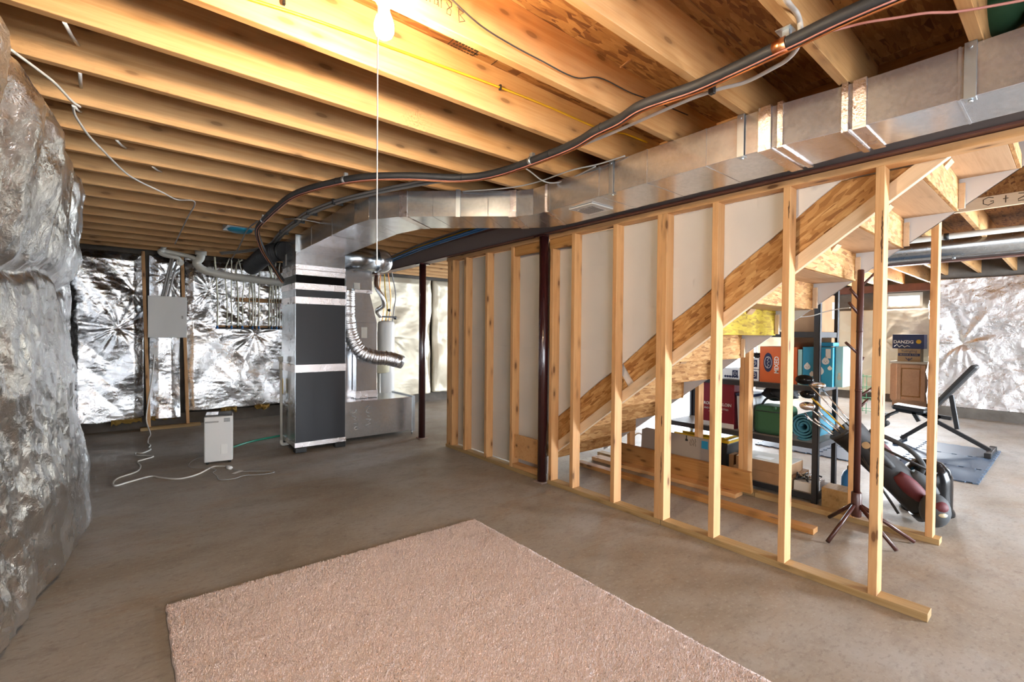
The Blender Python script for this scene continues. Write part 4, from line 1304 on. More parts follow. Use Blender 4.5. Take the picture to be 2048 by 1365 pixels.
dr = thing('drain_pipes', 'white PVC drain pipes dropping from joists and running along the back wall', 'pipe', (.8, 7.85, 2.1))
MB().tube(smooth_path([(.77, 7.85, 2.60), (.77, 7.85, 2.46), (.765, 7.85, 2.38), (.72, 7.86, 2.30), (.80, 7.86, 2.22), (.90, 7.86, 2.19), (1.05, 7.86, 2.165), (1.5, 7.86, 2.13), (2.0, 7.86, 2.10)], 6), .052, 18).build('main_drain', PVC, dr, fix=False)
MB().cyl((.77, 7.85, 2.42), (.77, 7.85, 2.50), .070, seg=20).build('coupling', PVC, dr, fix=False)
MB().tube(smooth_path([(.38, 7.85, 2.60), (.375, 7.85, 2.52), (.345, 7.85, 2.46), (.36, 7.85, 2.43), (.50, 7.85, 2.41), (.66, 7.85, 2.38), (.73, 7.855, 2.35)], 6), .030, 14).build('branch_pipe', PVC, dr, fix=False)
MB().tube(smooth_path([(.345, 7.82, 2.44), (.31, 7.82, 2.41), (.34, 7.82, 2.38), (.42, 7.82, 2.36), (.50, 7.82, 2.345), (.53, 7.82, 2.30)], 6), .030, 14).build('branch_pipe', PVC, dr, fix=False)
MB().cyl((.53, 7.80, 2.29), (.53, 7.86, 2.29), .045, seg=16).build('cleanout', PVC, dr, fix=False)
MB().cyl((.38, 7.85, 2.53), (.38, 7.85, 2.57), .033, seg=14).build('coupling', PVC, dr, fix=False)

# ------------------------------------------------------------------ carpet remnant
cp = thing('carpet_remnant', 'pale pink speckled carpet remnant lying on the concrete floor', 'carpet', (1.0, 1.0, 0))


def cmap(u, v):
    a = np.array
    x = .130 + u * 1.775 + .012 * v * u
    y = -1.0 + v * (3.80 - .055 * u)
    ex = .004 * vnoise(v * 90, v * 0, 3); ey = .004 * vnoise(u * 60, u * 0, 5)
    x = x + ex * ((u < .004) | (u > .996)); y = y + ey * (v > .99)
    return x, y, .010 + .0015 * vnoise(x * 30, y * 30, 2)


sheet('backing', CARPET, cmap, (2, .0005), 120, 160, cp)
rng = np.random.default_rng(3)
NTUFT = 120000
u = rng.random(NTUFT); v = .30 + .70 * rng.random(NTUFT)
x, y, z = cmap(u * .994 + .003, v * .996 + .002)
ang = rng.random(NTUFT) * 2 * PI
r = .0034; h = .007 + .004 * rng.random(NTUFT)
lx = (rng.random(NTUFT) - .5) * .007; ly = (rng.random(NTUFT) - .5) * .007
V = np.zeros((NTUFT, 4, 3))
for k in range(3):
    V[:, k, 0] = x + r * np.cos(ang + k * 2.0944); V[:, k, 1] = y + r * np.sin(ang + k * 2.0944); V[:, k, 2] = z - .001
V[:, 3, 0] = x + lx; V[:, 3, 1] = y + ly; V[:, 3, 2] = z + h
base = (np.arange(NTUFT) * 4)[:, None]
F3 = np.concatenate([base + np.array([[0, 1, 3]]), base + np.array([[1, 2, 3]]), base + np.array([[2, 0, 3]])]).astype(np.int32)
me = bpy.data.meshes.new('pile')
me.vertices.add(NTUFT * 4); me.vertices.foreach_set('co', V.ravel())
me.loops.add(len(F3) * 3); me.loops.foreach_set('vertex_index', F3.ravel())
me.polygons.add(len(F3)); me.polygons.foreach_set('loop_start', np.arange(0, len(F3) * 3, 3, dtype=np.int32))
me.update(calc_edges=True)
me.materials.append(CARPET)
o = bpy.data.objects.new('pile', me); COL.objects.link(o); attach(o, cp); o['kind'] = 'stuff'

# bits stored up in the joist bay at the right
o = thing('ceiling_stash', 'green bag and grey can tucked up in joist bay at right', 'bag', (2.3, .1, 2.5))
p = onz(1985, 30, 2.58)
MB().ball((p.x + .05, p.y - .02, 2.60), .12, .09, .07, 18, 10).build('green_bag', GREENBAG, o, fix=False)
MB().lathe([(.05, 2.45), (.055, 2.46), (.055, 2.56), (.045, 2.58)], (p.x + .02, p.y - .14, 0), 20).build('grey_can', GREYCABLE, o, fix=False)

# ------------------------------------------------------------------ lumber lying under the stairs
o = board('floor_plank', (3.60, 3.28, .019), (3.62, 1.12, .019), .089, .038, DARKPINE, None, side=(1, 0, 0)); props(o, 'long two-by-four lying flat on the floor under the stairs', 'plank')
o = board('floor_plank', (3.90, 3.30, .019), (3.93, 1.78, .019), .14, .036, PINE, None, side=(1, 0, 0)); props(o, 'wide board lying flat beneath the upright plank under the stairs', 'plank')
o = board('upright_plank', (3.968, 3.05, .130), (3.978, 1.70, .130), .038, .184, DARKPINE, None, side=(1, 0, .18)); props(o, 'wide orange pine plank standing on edge under the stairs', 'plank')
o = board('floor_plank', (3.74, 2.62, .012), (3.755, 2.34, .012), .10, .022, GREYCABLE, None, side=(1, 0, 0)); props(o, 'short dark scrap lying between the planks under the stairs', 'plank')
o = MB().prism([(4.005, 2.80, .20), (4.005, 2.79, .395), (4.005, 2.74, .42), (4.005, 2.06, .415), (4.005, 2.06, .16), (4.005, 2.80, .16)], (.012, 0, .0)).build('cardboard_sheet', GREYCARD); props(o, 'grey cardboard sheet with blue sticker leaning behind the upright plank', 'cardboard')
box('blue_sticker', (4.0035, 2.095, .325), (4.005, 2.155, .395), CYAN, o)
for _r in range(4): scribble('stencil_print', [[(-.035 + .014 * i, .004 * ((i + _r) % 3 - 1)) for i in range(6 - _r % 2)]], face_m((4.0045, 2.215 + .017 * _r, .365), (0, 0, 1), (0, 1, 0)), .0016, INK, o)
MB().box((4.003, 2.29, .365), (4.005, 2.315, .385)).box((4.003, 2.298, .385), (4.005, 2.307, .415)).build('hand_hole', BLACK, o)

# ------------------------------------------------------------------ shelving unit
SX0, SX1, SY0, SY1 = 4.25, 4.72, 1.31, 2.66
su = thing('storage_shelf', 'dark steel shelving unit loaded with boxes behind the stair studs', 'shelf', (4.5, 2.0, 0))
for x, sx in ((SX0, 1), (SX1, -1)):
    for y, sy in ((SY0, 1), (SY1, -1)):
        MB().box((x, y, 0), (x + sx * .004, y + sy * .042, 1.85)).box((x, y, 0), (x + sx * .042, y + sy * .004, 1.85)).build('post', SHELFM, su)
LV = (.07, .485, .945, 1.385, 1.82)
for z in LV:
    d = box('shelf_deck', (SX0 + .006, SY0 + .006, z - .012), (SX1 - .006, SY1 - .006, z), SHELFW, su)
    for lo, hi in (((SX0 + .004, SY0 + .004, z - .045), (SX0 + .008, SY1 - .004, z)), ((SX1 - .008, SY0 + .004, z - .045), (SX1 - .004, SY1 - .004, z)),
                   ((SX0 + .004, SY0 + .004, z - .045), (SX1 - .004, SY0 + .008, z)), ((SX0 + .004, SY1 - .008, z - .045), (SX1 - .004, SY1 - .004, z))):
        box('edge_beam', lo, hi, SHELFM, d)


def carton(name, lo, hi, mat, label, cat='box', flaps=False, tape=None, group=None):
    t = thing(name, label, cat, ((lo[0] + hi[0]) / 2, (lo[1] + hi[1]) / 2, lo[2]), group)
    b = box('carton', lo, hi, mat, t, .003)
    if flaps:
        c = (lo[0] + hi[0]) / 2
        box('flap', (lo[0] + .002, lo[1] + .002, hi[2]), (c - .001, hi[1] - .002, hi[2] + .004), flaps, t, .001)
        box('flap', (c + .001, lo[1] + .002, hi[2]), (hi[0] - .002, hi[1] - .002, hi[2] + .004), flaps, t, .001)
    if tape:
        box('tape', ((lo[0] + hi[0]) / 2 - .025, lo[1] - .001, hi[2] - .06), ((lo[0] + hi[0]) / 2 + .025, lo[1], hi[2]), tape, t)
    return t


def front(x, y, z):
    """text frame on a face looking towards -x"""
    return face_m((x, y, z), (0, -1, 0), (0, 0, 1))


# third level: orange box, white cartons, blue boxes
t = carton('vegetable_box', (4.30, 1.49, .946), (4.56, 1.785, 1.258), ORANGE, 'orange box printed MIXED VEGETABLES on the third shelf')
MB().lathe([(.052, 0), (.052, .0015)], (0, 0, 0), 32, 'x').build('emblem', NAVY, t, fix=False)
e = t.children[-1]; e.scale = (1, .72, 1.6); e.location = (4.2985, 1.715, 1.12)
scribble('emblem_script', [[(-.045 + .01 * i, .012 * math.sin(i * 2.2)) for i in range(10)], [(.05 * math.cos(a), .028 * math.sin(a)) for a in [2 * PI * k / 20 for k in range(21)]]], face_m((4.297, 1.715, 1.12), (0, 0, 1), (0, 1, 0)), .0018, WHITEPR, t)
lettering('lettering', 'MIXED', .05, WHITEPR, face_m((4.299, 1.645, 1.10), (0, 0, 1), (0, 1, 0)), t, bold=.0012)
lettering('lettering', 'VEGETABLES', .05, WHITEPR, face_m((4.299, 1.575, 1.10), (0, 0, 1), (0, 1, 0)), t, bold=.0012)
for i, (y, z, lab) in enumerate(((1.83, .947, 'lower white printed carton beside the orange vegetable box'), (1.83, 1.052, 'upper white printed carton beside the orange vegetable box'), (2.0, .947, 'white and navy berry carton at left end of third shelf'))):
    t = carton('food_carton', (4.31, y - .035, z), (4.50, y + (.055 if i < 2 else .13), z + .10), WHITEPR, lab, group='food cartons on the shelf')
    box('printed_panel', (4.3085, y - .02, z + .02), (4.310, y + .03, z + .085), NAVY, t)
    scribble('print_mark', [[(.014 * math.cos(a), .018 * math.sin(a)) for a in [2 * PI * k / 14 for k in range(15)]], [(-.01, 0), (0, .004), (.01, 0)]], front(4.308, y + .005, z + .055), .0016, WHITEPR, t)
    if i == 2:
        for k in range(6): MB().ball((4.312, 1.985 + .022 * k, z + .025), .006, .012, .012, 10, 6).build('berry_print', NAVY, t, fix=False)
o = MB().ball((4.40, 1.90, 1.17), .09, .10, .02, 14, 6)
hr = thing('cable_pile', 'dark tangled bag on top of the white cartons', 'bag', (4.4, 1.87, 1.152))
for k in range(7):
    q = [Vector((4.36 + .09 * random.random(), 1.80 + .16 * random.random(), 1.157 + .035 * random.random())) for _ in range(6)]
    cable('coil', q, .007, BLACKC, hr, 6, 6)
t = carton('drink_carton', (4.31, 1.455, .946), (4.52, 1.486, 1.24), PALECYAN, 'narrow pale aqua carton squeezed between orange and blue boxes')
t = carton('diaper_box', (4.31, 1.235, .946), (4.56, 1.45, 1.262), CYAN, 'bright blue box with smiling water drops on the third shelf')
drops = [(1.33, 1.07, .034), (1.285, 1.15, .026), (1.415, 1.10, .024), (1.38, 1.04, .018), (1.255, 1.095, .015)]
for k, (y, z, r) in enumerate(drops):
    d = MB().prism([(4.3085, y + r * math.cos(a) * (1 if math.sin(a) < .3 else 1 - .75 * (math.sin(a) - .3) / .7), z + r * math.sin(a) * (1 if math.sin(a) < .3 else 1.5)) for a in [2 * PI * i / 24 for i in range(24)]], (.0014, 0, 0)).build('drop_print', WHITEPR, t)
    if r > .02:
        MB().box((4.3078, y - r * .4, z - .003), (4.3084, y - r * .25, z + .002)).box((4.3078, y + r * .25, z - .003), (4.3084, y + r * .4, z + .002)).box((4.3078, y - r * .15, z - .012), (4.3084, y + r * .15, z - .009)).build('face_print', NAVY, d)
box('size_label', (4.3085, 1.250, 1.175), (4.3098, 1.285, 1.25), WHITEPR, t)
box('side_print', (4.40, 1.2335, .965), (4.54, 1.2348, 1.24), PALECYAN, t)
t = carton('aqua_box', (4.36, 1.18, .946), (4.62, 1.232, 1.27), PALECYAN, 'pale aqua box at the right end of the third shelf')
MB().ball((4.359, 1.205, 1.02), .001, .014, .02, 12, 6).ball((4.359, 1.205, 1.05), .001, .010, .012, 12, 6).build('bear_print', CREAM, t, fix=False)
t = carton('blue_lid_box', (4.40, 1.26, 1.268), (4.54, 1.40, 1.30), CYAN, 'small blue packet lying on the smiling drops box')
t = carton('shipping_box', (4.60, 1.33, .946), (4.71, 1.62, 1.34), CARD, 'brown cardboard box at the back of the third shelf', flaps=False)
# fourth level
t = carton('shipping_box', (4.33, 1.33, 1.386), (4.66, 1.62, 1.70), CARD, 'brown cardboard box with shipping label on the fourth shelf')
box('shipping_label', (4.60, 1.3285, 1.50), (4.65, 1.3298, 1.64), PAPER, t)
t = carton('can', (4.34, 1.68, 1.386), (4.46, 1.75, 1.50), NAVY, 'small dark blue tin beside the brown box on fourth shelf')
t = carton('can', (4.34, 1.78, 1.386), (4.46, 1.86, 1.49), RED, 'small red tin on the fourth shelf under the treads')
t = carton('shipping_box', (4.36, 1.36, 1.821), (4.62, 1.70, 2.0), NAVY, 'dark blue box on the top shelf')
# second level
t = carton('burger_box', (4.30, 2.005, .486), (4.56, 2.345, .905), MAROON, 'crimson burger patty box on the second shelf')
box('white_border', (4.298, 2.004, .4865), (4.2995, 2.346, .53), WHITEPR, t)
lettering('lettering', 'GROUND SIRLOIN', .040, WHITEPR, front(4.2975, 2.175, .70), t, bold=.0006, sx=.88)
lettering('lettering', 'AND LOIN BEEF PATTIES', .024, WHITEPR, front(4.2975, 2.175, .655), t, sx=.9)
scribble('fine_print', [[(-.07 + .02 * i, 0), (-.058 + .02 * i, 0)] for i in range(7)], front(4.2975, 2.175, .625), .0018, WHITEPR, t)
t = thing('storage_bin', 'frosted plastic bin with dark blue lid on the second shelf', 'bin', (4.45, 1.92, .486))
MB().hexa([(4.31, 1.85, .486), (4.60, 1.85, .486), (4.60, 1.97, .486), (4.31, 1.97, .486)], [(4.30, 1.845, .80), (4.61, 1.845, .80), (4.61, 1.985, .80), (4.30, 1.985, .80)]).build('tub', CLEARBIN, t, .006)
box('lid', (4.293, 1.84, .80), (4.617, 1.99, .825), NAVY, t, .004)
gbag = thing('green_bag', 'dark green canvas cooler bag on the second shelf', 'bag', (4.45, 1.66, .486))
MB().box((4.30, 1.56, .486), (4.58, 1.838, .735)).build('body', GREENBAG, gbag, .045, 4)
MB().tube([(4.297, 1.60, .69), (4.297, 1.81, .69)], .004, 6).build('zip', BLACK, gbag, fix=False)
MB().box((4.294, 1.645, .715), (4.31, 1.665, .735)).build('zip_pull', GREENBAG, gbag)
cable('strap', [(4.34, 1.60, .735), (4.36, 1.63, .79), (4.38, 1.68, .81), (4.40, 1.76, .79), (4.40, 1.80, .735)], .010, BLACK, gbag)
bkb = thing('black_bag', 'crumpled black bag stuffed behind the green cooler bag', 'bag', (4.5, 1.6, .735))
_bb = MB().ball((0, 0, 0), 1, 1, 1, 26, 16)
_bb.v = [(4.50 + .09 * x * q, 1.68 + .13 * y * q, .845 + .075 * z * q) for x, y, z in _bb.v for q in (1 + .16 * math.sin(5 * x + 3 * y) + .12 * math.sin(7 * y - 4 * z) + .08 * math.sin(11 * z + 6 * x),)]
_bb.build('body', GOLFBLK, bkb, fix=False)
MB().box((4.40, 1.57, .76), (4.42, 1.60, .78)).build('buckle', WHITEPL, bkb)
# rolled mat
mr = thing('rolled_mat', 'rolled teal exercise mat at the right end of second shelf', 'mat', (4.45, 1.42, .486))
sp = []
for i in range(110):
    a = i * .22; r = .018 + .0036 * a
    sp.append((1.425 + r * math.cos(a), .607 + r * math.sin(a)))
m_ = MB()
vs = []; fs = []
for i, (y, z) in enumerate(sp):
    a = i * .22; r2 = .018 + .0036 * a + .013
    y2, z2 = 1.425 + r2 * math.cos(a), .607 + r2 * math.sin(a)
    vs += [(4.275, y, z), (4.275, y2, z2), (4.70, y, z), (4.70, y2, z2)]
for i in range(len(sp) - 1):
    b0, b1 = i * 4, i * 4 + 4
    fs += [(b0, b0 + 1, b1 + 1, b1), (b0 + 2, b1 + 2, b1 + 3, b0 + 3), (b0 + 1, b0 + 3, b1 + 3, b1 + 1), (b0, b1, b1 + 2, b0 + 2)]
e_ = (len(sp) - 1) * 4
fs += [(0, 2, 3, 1), (e_, e_ + 1, e_ + 3, e_ + 2)]
m_.add(vs, fs, True).build('roll', TEAL, mr, fix=False)
# bottom level
tt = thing('storage_tote', 'black storage tote with yellow lid on the lowest shelf', 'bin', (4.48, 2.3, .071))
MB().hexa([(4.31, 2.08, .071), (4.66, 2.08, .071), (4.66, 2.56, .071), (4.31, 2.56, .071)], [(4.285, 2.05, .345), (4.69, 2.05, .345), (4.69, 2.59, .345), (4.285, 2.59, .345)]).build('tub', BLACK, tt, .01)
box('lid', (4.275, 2.035, .345), (4.70, 2.60, .372), YELLOWLID, tt, .008)
box('lid_panel', (4.33, 2.10, .372), (4.64, 2.54, .384), YELLOWLID, tt, .006)
cable('bag_handle', [(4.15, 2.78, .10), (4.155, 2.85, .26), (4.16, 2.93, .31), (4.165, 3.0, .26), (4.17, 3.02, .12)], .008, WHITEC); o = bpy.data.objects['bag_handle']; props(o, 'white looped handle poking up left of the grey cardboard', 'handle')
t = carton('flat_box', (4.275, 1.50, .071), (4.66, 1.99, .165), CARD, 'lower flat brown box on the lowest shelf', flaps=False)
t = carton('flat_box', (4.28, 1.53, .1655), (4.60, 1.97, .255), CARD, 'upper flat brown box with pale top on the lowest shelf', flaps=CARDPALE)
MB().box((4.34, 1.70, .2597), (4.44, 1.84, .2605)).build('address_label', PAPER, t)
t = carton('small_box', (4.30, 2.0, .071), (4.42, 2.045, .25), CARD, 'small brown box between tote and flat boxes')
tr = thing('tool_tray', 'white tray filled with black and chrome hardware on lowest shelf', 'tray', (4.38, 1.41, .071))
MB().box((4.275, 1.335, .071), (4.52, 1.49, .15)).build('tray', WHITEPL, tr, .006)
for k in range(16):
    q = Vector((4.29 + .2 * random.random(), 1.35 + .125 * random.random(), .162 + .012 * (k % 3)))
    d = Vector((random.uniform(-1, 1), random.uniform(-1, 1), random.uniform(-.1, .3))).normalized() * .035
    MB().tube([q - d, q + d], .007, 7).build('tool', (BLACK, CHROME, BLACK)[k % 3], tr, fix=False)

# ------------------------------------------------------------------ coat rack
cr = thing('coat_rack', 'dark mahogany coat rack with short angled pegs standing under the stairs', 'coat rack', (3.79, .935, 0))
CX, CY = 3.79, .935
MB().lathe([(.019, .14), (.019, 1.795), (.014, 1.80)], (CX, CY, 0), 20).build('pole', RACK, cr, fix=False)
MB().lathe([(.027, .135), (.030, .14), (.030, .295), (.026, .30)], (CX, CY, 0), 20).build('base_hub', RACK, cr, fix=False)
MB().lathe([(.0205, .98), (.0205, .995)], (CX, CY, 0), 18).build('joint_ring', RACK, cr, fix=False)
MB().lathe([(.0205, 1.38), (.0205, 1.39)], (CX, CY, 0), 18).build('joint_ring', RACK, cr, fix=False)
for fx_, fy in ((3.505, 1.015), (3.955, .66), (4.0, 1.15), (3.70, .70)):
    d = Vector((fx_ - CX, fy - CY, 0)).normalized()
    MB().tube([Vector((CX, CY, .215)) + d * .02, Vector((fx_, fy, .012))], .0125, 12).build('leg', RACK, cr, fix=False)
px_ = lambda x, y: onx(x, y, CX)
pegs = [((1718, 575), (1748, 545)), ((1718, 603), (1697, 578)), ((1716, 632), (1693, 605)), ((1712, 710), (1684, 685)), ((1713, 735), (1721, 714)), ((1716, 795), (1745, 775)), ((1716, 818), (1735, 799))]
side_v = Vector((.634, .773, 0)).cross(Vector((0, 0, 1)))
for k, (a, b) in enumerate(pegs):
    pa, pb = px_(*a), px_(*b)
    s = 1 if b[0] > a[0] else -1
    L = ((b[0] - a[0]) ** 2 + (b[1] - a[1]) ** 2) ** .5 / FPX * 3.1
    rise = (a[1] - b[1]) / FPX * 3.1; out = (b[0] - a[0]) / FPX * 3.1
    A = Vector((CX, CY, pa.z)); dirh = Vector((.773, -.634, 0))
    Bp = A + dirh * out + Vector((0, 0, rise))
    MB().tube([A + (Bp - A).normalized() * .012, Bp], .0085, 10).build('peg', RACK, cr, fix=False)

# ------------------------------------------------------------------ golf bag with clubs
gb_ = thing('golf_bag', 'black golf bag with burgundy pockets leaning against the shelves', 'golf bag', (4.46, .74, 0))
G0, G1 = Vector((4.47, .68, .12)), Vector((4.275, 1.14, .635))
ax = (G1 - G0).normalized(); L = (G1 - G0).length
gs = ax.cross(Vector((0, 0, 1))).normalized(); gu = gs.cross(ax)
pt = lambda t, s, u: G0 + ax * (t * L) + gs * s + gu * u
n_ = 14
MB().tube([pt(i / n_, 0, 0) for i in range(n_ + 1)], [.10, .115, .112, .11, .108, .108, .107, .106, .106, .106, .107, .108, .110, .116, .120], 22).build('body', GOLFBLK, gb_, fix=False)
MB().tube([pt(-.06, 0, 0), pt(.03, 0, 0)], .118, 22).build('base_cup', BLACK, gb_, fix=False)
MB().tube([pt(.985, 0, 0), pt(1.01, 0, 0)], .123, 22).build('top_rim', GOLFGREY, gb_, fix=False)
for (t0, t1, s, u, r, m) in ((.10, .42, -.09, .02, .058, GOLFRED), (.06, .34, -.03, .095, .055, GOLFGREY), (.48, .80, -.08, .03, .040, GOLFBLK), (.12, .40, .085, .03, .055, GOLFGREY), (.55, .75, -.02, .09, .03, GOLFRED)):
    MB().tube([pt(t0 + (t1 - t0) * q / 8, s, u) for q in range(9)], [r * math.sin(PI * (.12 + .76 * q / 8)) ** .5 for q in range(9)], 14).build('pocket', m, gb_, fix=False)
cable('carry_strap', [pt(.25, 0, .12), pt(.35, -.05, .19), pt(.55, -.07, .20), pt(.75, -.03, .15), pt(.85, 0, .11)], .016, GOLFGREY, gb_, 6, 8, flat=.4)
pk = MB().ball(pt(.04, -.19, .02), .10, .085, .115, 20, 12).build('ball_pocket', GOLFGREY, gb_, fix=False)
MB().ball(pt(.07, -.235, .055), .055, .05, .045, 16, 8).build('pocket_patch', GOLFRED, pk, fix=False)
MB().ball(pt(.02, -.262, .03), .035, .03, .018, 14, 8).build('pocket_trim', CREAM, pk, fix=False)
MB().tube([pt(.78, -.10, -.05), pt(.20, -.25, -.16)], .009, 8).build('stand_leg', BLACK, gb_, fix=False)
MB().tube([pt(.78, -.10, .06), pt(.30, -.22, .20)], .009, 8).build('stand_leg', BLACK, gb_, fix=False)
MB().lathe([(.026, 0), (.026, .004)], pt(.80, -.125, .02), 20, 'x').build('bag_tag', TAN, gb_, fix=False)
club_specs = [(-.05, .03, 1.62, 'wood', 'black headcover driver sticking furthest out of the golf bag'), (.04, .05, 1.46, 'head', 'steel fairway wood above the other clubs'),
              (-.06, -.03, 1.40, 'wood2', 'round silver fairway wood in the golf bag'), (-.02, -.06, 1.30, 'iron', 'silver iron with blue badge hanging lowest in the bag'),
              (.02, -.02, 1.26, 'iron', 'silver iron behind the blue-badged one'), (.05, .0, 1.34, 'iron', 'silver iron at the far side of the golf bag'), (-.03, .0, 1.48, 'yellow', 'golf club with yellow shaft'), (.06, -.05, 1.20, 'iron', 'short silver wedge deep in the golf bag')]
for k, (s, u, e, kind, lab) in enumerate(club_specs):
    c = thing('golf_club', lab, 'golf club', tuple(pt(.9, s, u)), 'clubs in the golf bag')
    MB().tube([pt(.75, s * .9, u * .9), pt(e, s * 2.1, u * 2.1)], .0055, 8).build('shaft', YELLOWC if kind == 'yellow' else CHROME, c, fix=False)
    hd = pt(e, s * 2.1, u * 2.1)
    if kind in ('wood', 'head', 'wood2', 'yellow'):
        rr = .055 if kind != 'wood' else .065
        MB().ball(hd + ax * .02 + gs * -.03, rr * .75, rr, rr * .6, 18, 10).build('club_head', GLOSSBLK if kind in ('wood', 'yellow') else CHROME, c, fix=False)
    else:
        v = [hd + ax * .045 + gs * .01, hd + ax * .03 - gs * .075, hd - ax * .015 - gs * .085, hd - ax * .02 + gs * .005]
        MB().prism(v, gu * .014).build('club_head', CHROME, c, .004)
        if 'badge' in lab: MB().ball(hd + ax * .012 - gs * .045 - gu * .001, .02, .02, .004, 14, 6).build('badge', BLUEC, c, fix=False)
o = MB().lathe([(.165, 0), (.165, .02), (.150, .05), (.150, .22), (.147, .28), (.130, .34), (.09, .385), (.04, .402), (.005, .405)], (4.79, .73, 0), 32).build('domed_tub', GLOSSBLK, fix=False)
props(o, 'glossy black domed plastic tub standing behind the golf bag', 'tub')
o = thing('water_jug', 'blue and black bottle standing at the foot of the golf bag', 'bottle', (4.52, 1.08, 0))
MB().lathe([(.055, 0), (.06, .01), (.06, .20), (.045, .25), (.02, .27)], (4.52, 1.16, 0), 20).build('bottle', BLUEC, o, fix=False)
MB().lathe([(.022, .27), (.022, .30), (.01, .305)], (4.52, 1.16, 0), 16).build('cap', BLACK, o, fix=False)
o = box('crate', (4.22, 1.06, 0), (4.40, 1.27, .16), TREATED, None, .004); props(o, 'low brown wooden crate beside the shelf post', 'crate')

# ------------------------------------------------------------------ weight bench on its mat
fm = thing('floor_mat', 'blue grey foam floor mat of joined tiles under the weight bench', 'mat', (7.0, 1.6, 0))
for i in range(3):
    for j in range(3):
        x0, y0 = 6.0 + i * .66, .56 + j * .66
        pts = []
        def edge(ax_, ay, bx_, by, n, amp, sg):
            for q in range(n):
                for f_, o_ in ((.05, 0), (.30, 0), (.36, amp), (.64, amp), (.70, 0)):
                    t_ = (q + f_) / n
                    dx, dy = bx_ - ax_, by - ay; l_ = math.hypot(dx, dy)
                    pts.append((ax_ + dx * t_ + dy / l_ * o_ * sg, ay + dy * t_ - dx / l_ * o_ * sg, 0.001))
        e = .655
        edge(x0, y0, x0 + e, y0, 5, .018, -1 if j else -1); edge(x0 + e, y0, x0 + e, y0 + e, 5, .018, -1); edge(x0 + e, y0 + e, x0, y0 + e, 5, .018, -1); edge(x0, y0 + e, x0, y0, 5, .018, -1)
        MB().prism(pts, (0, 0, .012)).build('mat_tile', MATBLUE, fm)
wbn = thing('weight_bench', 'black adjustable weight bench with raised backrest on blue mat', 'weight bench', (7.6, 1.1, 0))
BXC = 7.62
bk = board('backrest', (BXC, 1.13, .47), (BXC, .75, 1.03), .27, .06, VINYL, wbn, side=(1, 0, 0), bevel=.018)
scribble('logo_print', [[(-.05, .02), (-.01, .045), (.03, .03), (.06, .045)], [(-.075, -.01), (-.02, -.01)], [(0, -.01), (.075, -.01)], [(-.06, -.03), (.06, -.03)]], face_m(Vector((BXC - .02, .845, .945)), (1, 0, 0), Vector((BXC, .75, 1.03)) - Vector((BXC, 1.13, .47))), .005, WHITEPR, bk)
board('seat', (BXC, 1.17, .44), (BXC, 1.50, .47), .27, .06, VINYL, wbn, side=(1, 0, 0), bevel=.018)
fr = [((BXC, .62, .06), (BXC, 1.22, .40)), ((BXC, 1.42, .06), (BXC, 1.05, .40)), ((BXC, .95, .38), (BXC, 1.48, .42)), ((BXC, .90, .26), (BXC, .96, .66)), ((BXC, 1.25, .30), (BXC, 1.32, .44))]
for a, b_ in fr: board('frame_tube', a, b_, .045, .045, BLACK, wbn, side=(1, 0, 0), bevel=.004)
for y, w_ in ((.62, .26), (1.43, .22)):
    f_ = board('foot', (BXC - w_, y, .04), (BXC + w_, y, .04), .05, .05, BLACK, wbn, side=(0, 1, 0), bevel=.004)
    for s in (-1, 1): box('foot_cap', (BXC + s * w_ - .025, y - .03, .013), (BXC + s * w_ + .025, y + .03, .07), BLACK, f_, .006)
for z in (.30, .20):
    MB().tube([(BXC - .22, 1.62, z + .0), (BXC - .05, 1.62, z)], .04, 16).build('foam_roller', RUBBER, wbn, fix=False)
    MB().tube([(BXC + .05, 1.62, z + .0), (BXC + .22, 1.62, z)], .04, 16).build('foam_roller', RUBBER, wbn, fix=False)
MB().tube([(BXC, 1.46, .40), (BXC, 1.58, .32), (BXC, 1.62, .18)], .02, 10).build('leg_bar', BLACK, wbn, fix=False)
MB().tube([(BXC - .22, 1.62, .30), (BXC + .22, 1.62, .30)], .012, 8).build('roller_axle', CHROME, wbn, fix=False)
MB().tube([(BXC - .22, 1.62, .20), (BXC + .22, 1.62, .20)], .012, 8).build('roller_axle', CHROME, wbn, fix=False)

# ------------------------------------------------------------------ oak cabinet with beer cartons under the window
kc = thing('base_cabinet', 'oak kitchen base cabinet with pale top in the far corner', 'cabinet', (12.0, 2.12, 0))
box('carcass', (11.72, 1.82, .10), (12.2, 2.36, .84), OAK, kc, .003)
box('toe_kick', (11.78, 1.83, 0), (12.2, 2.35, .10), OAK, kc)
box('countertop', (11.69, 1.79, .84), (12.2, 2.39, .88), CARDPALE, kc, .004)
for y0, y1 in ((1.84, 2.27),):
    d = box('door', (11.712, y0, .13), (11.72, y1, .82), DARKPINE, kc, .002)
    box('door_panel', (11.700, y0 + .085, .215), (11.712, y1 - .085, .735), OAK, d, .008)
    for lo, hi in (((11.692, y0, .13), (11.712, y0 + .065, .82)), ((11.692, y1 - .065, .13), (11.712, y1, .82)), ((11.692, y0 + .067, .755), (11.712, y1 - .067, .82)), ((11.692, y0 + .067, .13), (11.712, y1 - .067, .195))):
        box('door_rail', lo, hi, OAK, d, .003)
MB().prism([(11.72, 2.36, .13), (12.1, 2.36, .13), (12.1, 2.36, .82), (11.72, 2.36, .82)], (0, .015, 0)).build('side_panel', OAK, kc)
t = carton('beer_carton', (11.78, 1.93, .881), (12.05, 2.28, 1.13), TAN, 'tan beer carton standing on the oak cabinet')
lettering('lettering', 'Yuengling', .07, NAVY, front(11.778, 2.105, 1.085), t, sx=.9)
box('dark_band', (11.7785, 1.94, .985), (11.7798, 2.27, 1.04), NAVY, t)
lettering('lettering', 'BLACK & TAN', .045, TAN, front(11.777, 2.105, 1.012), t, sx=.95)
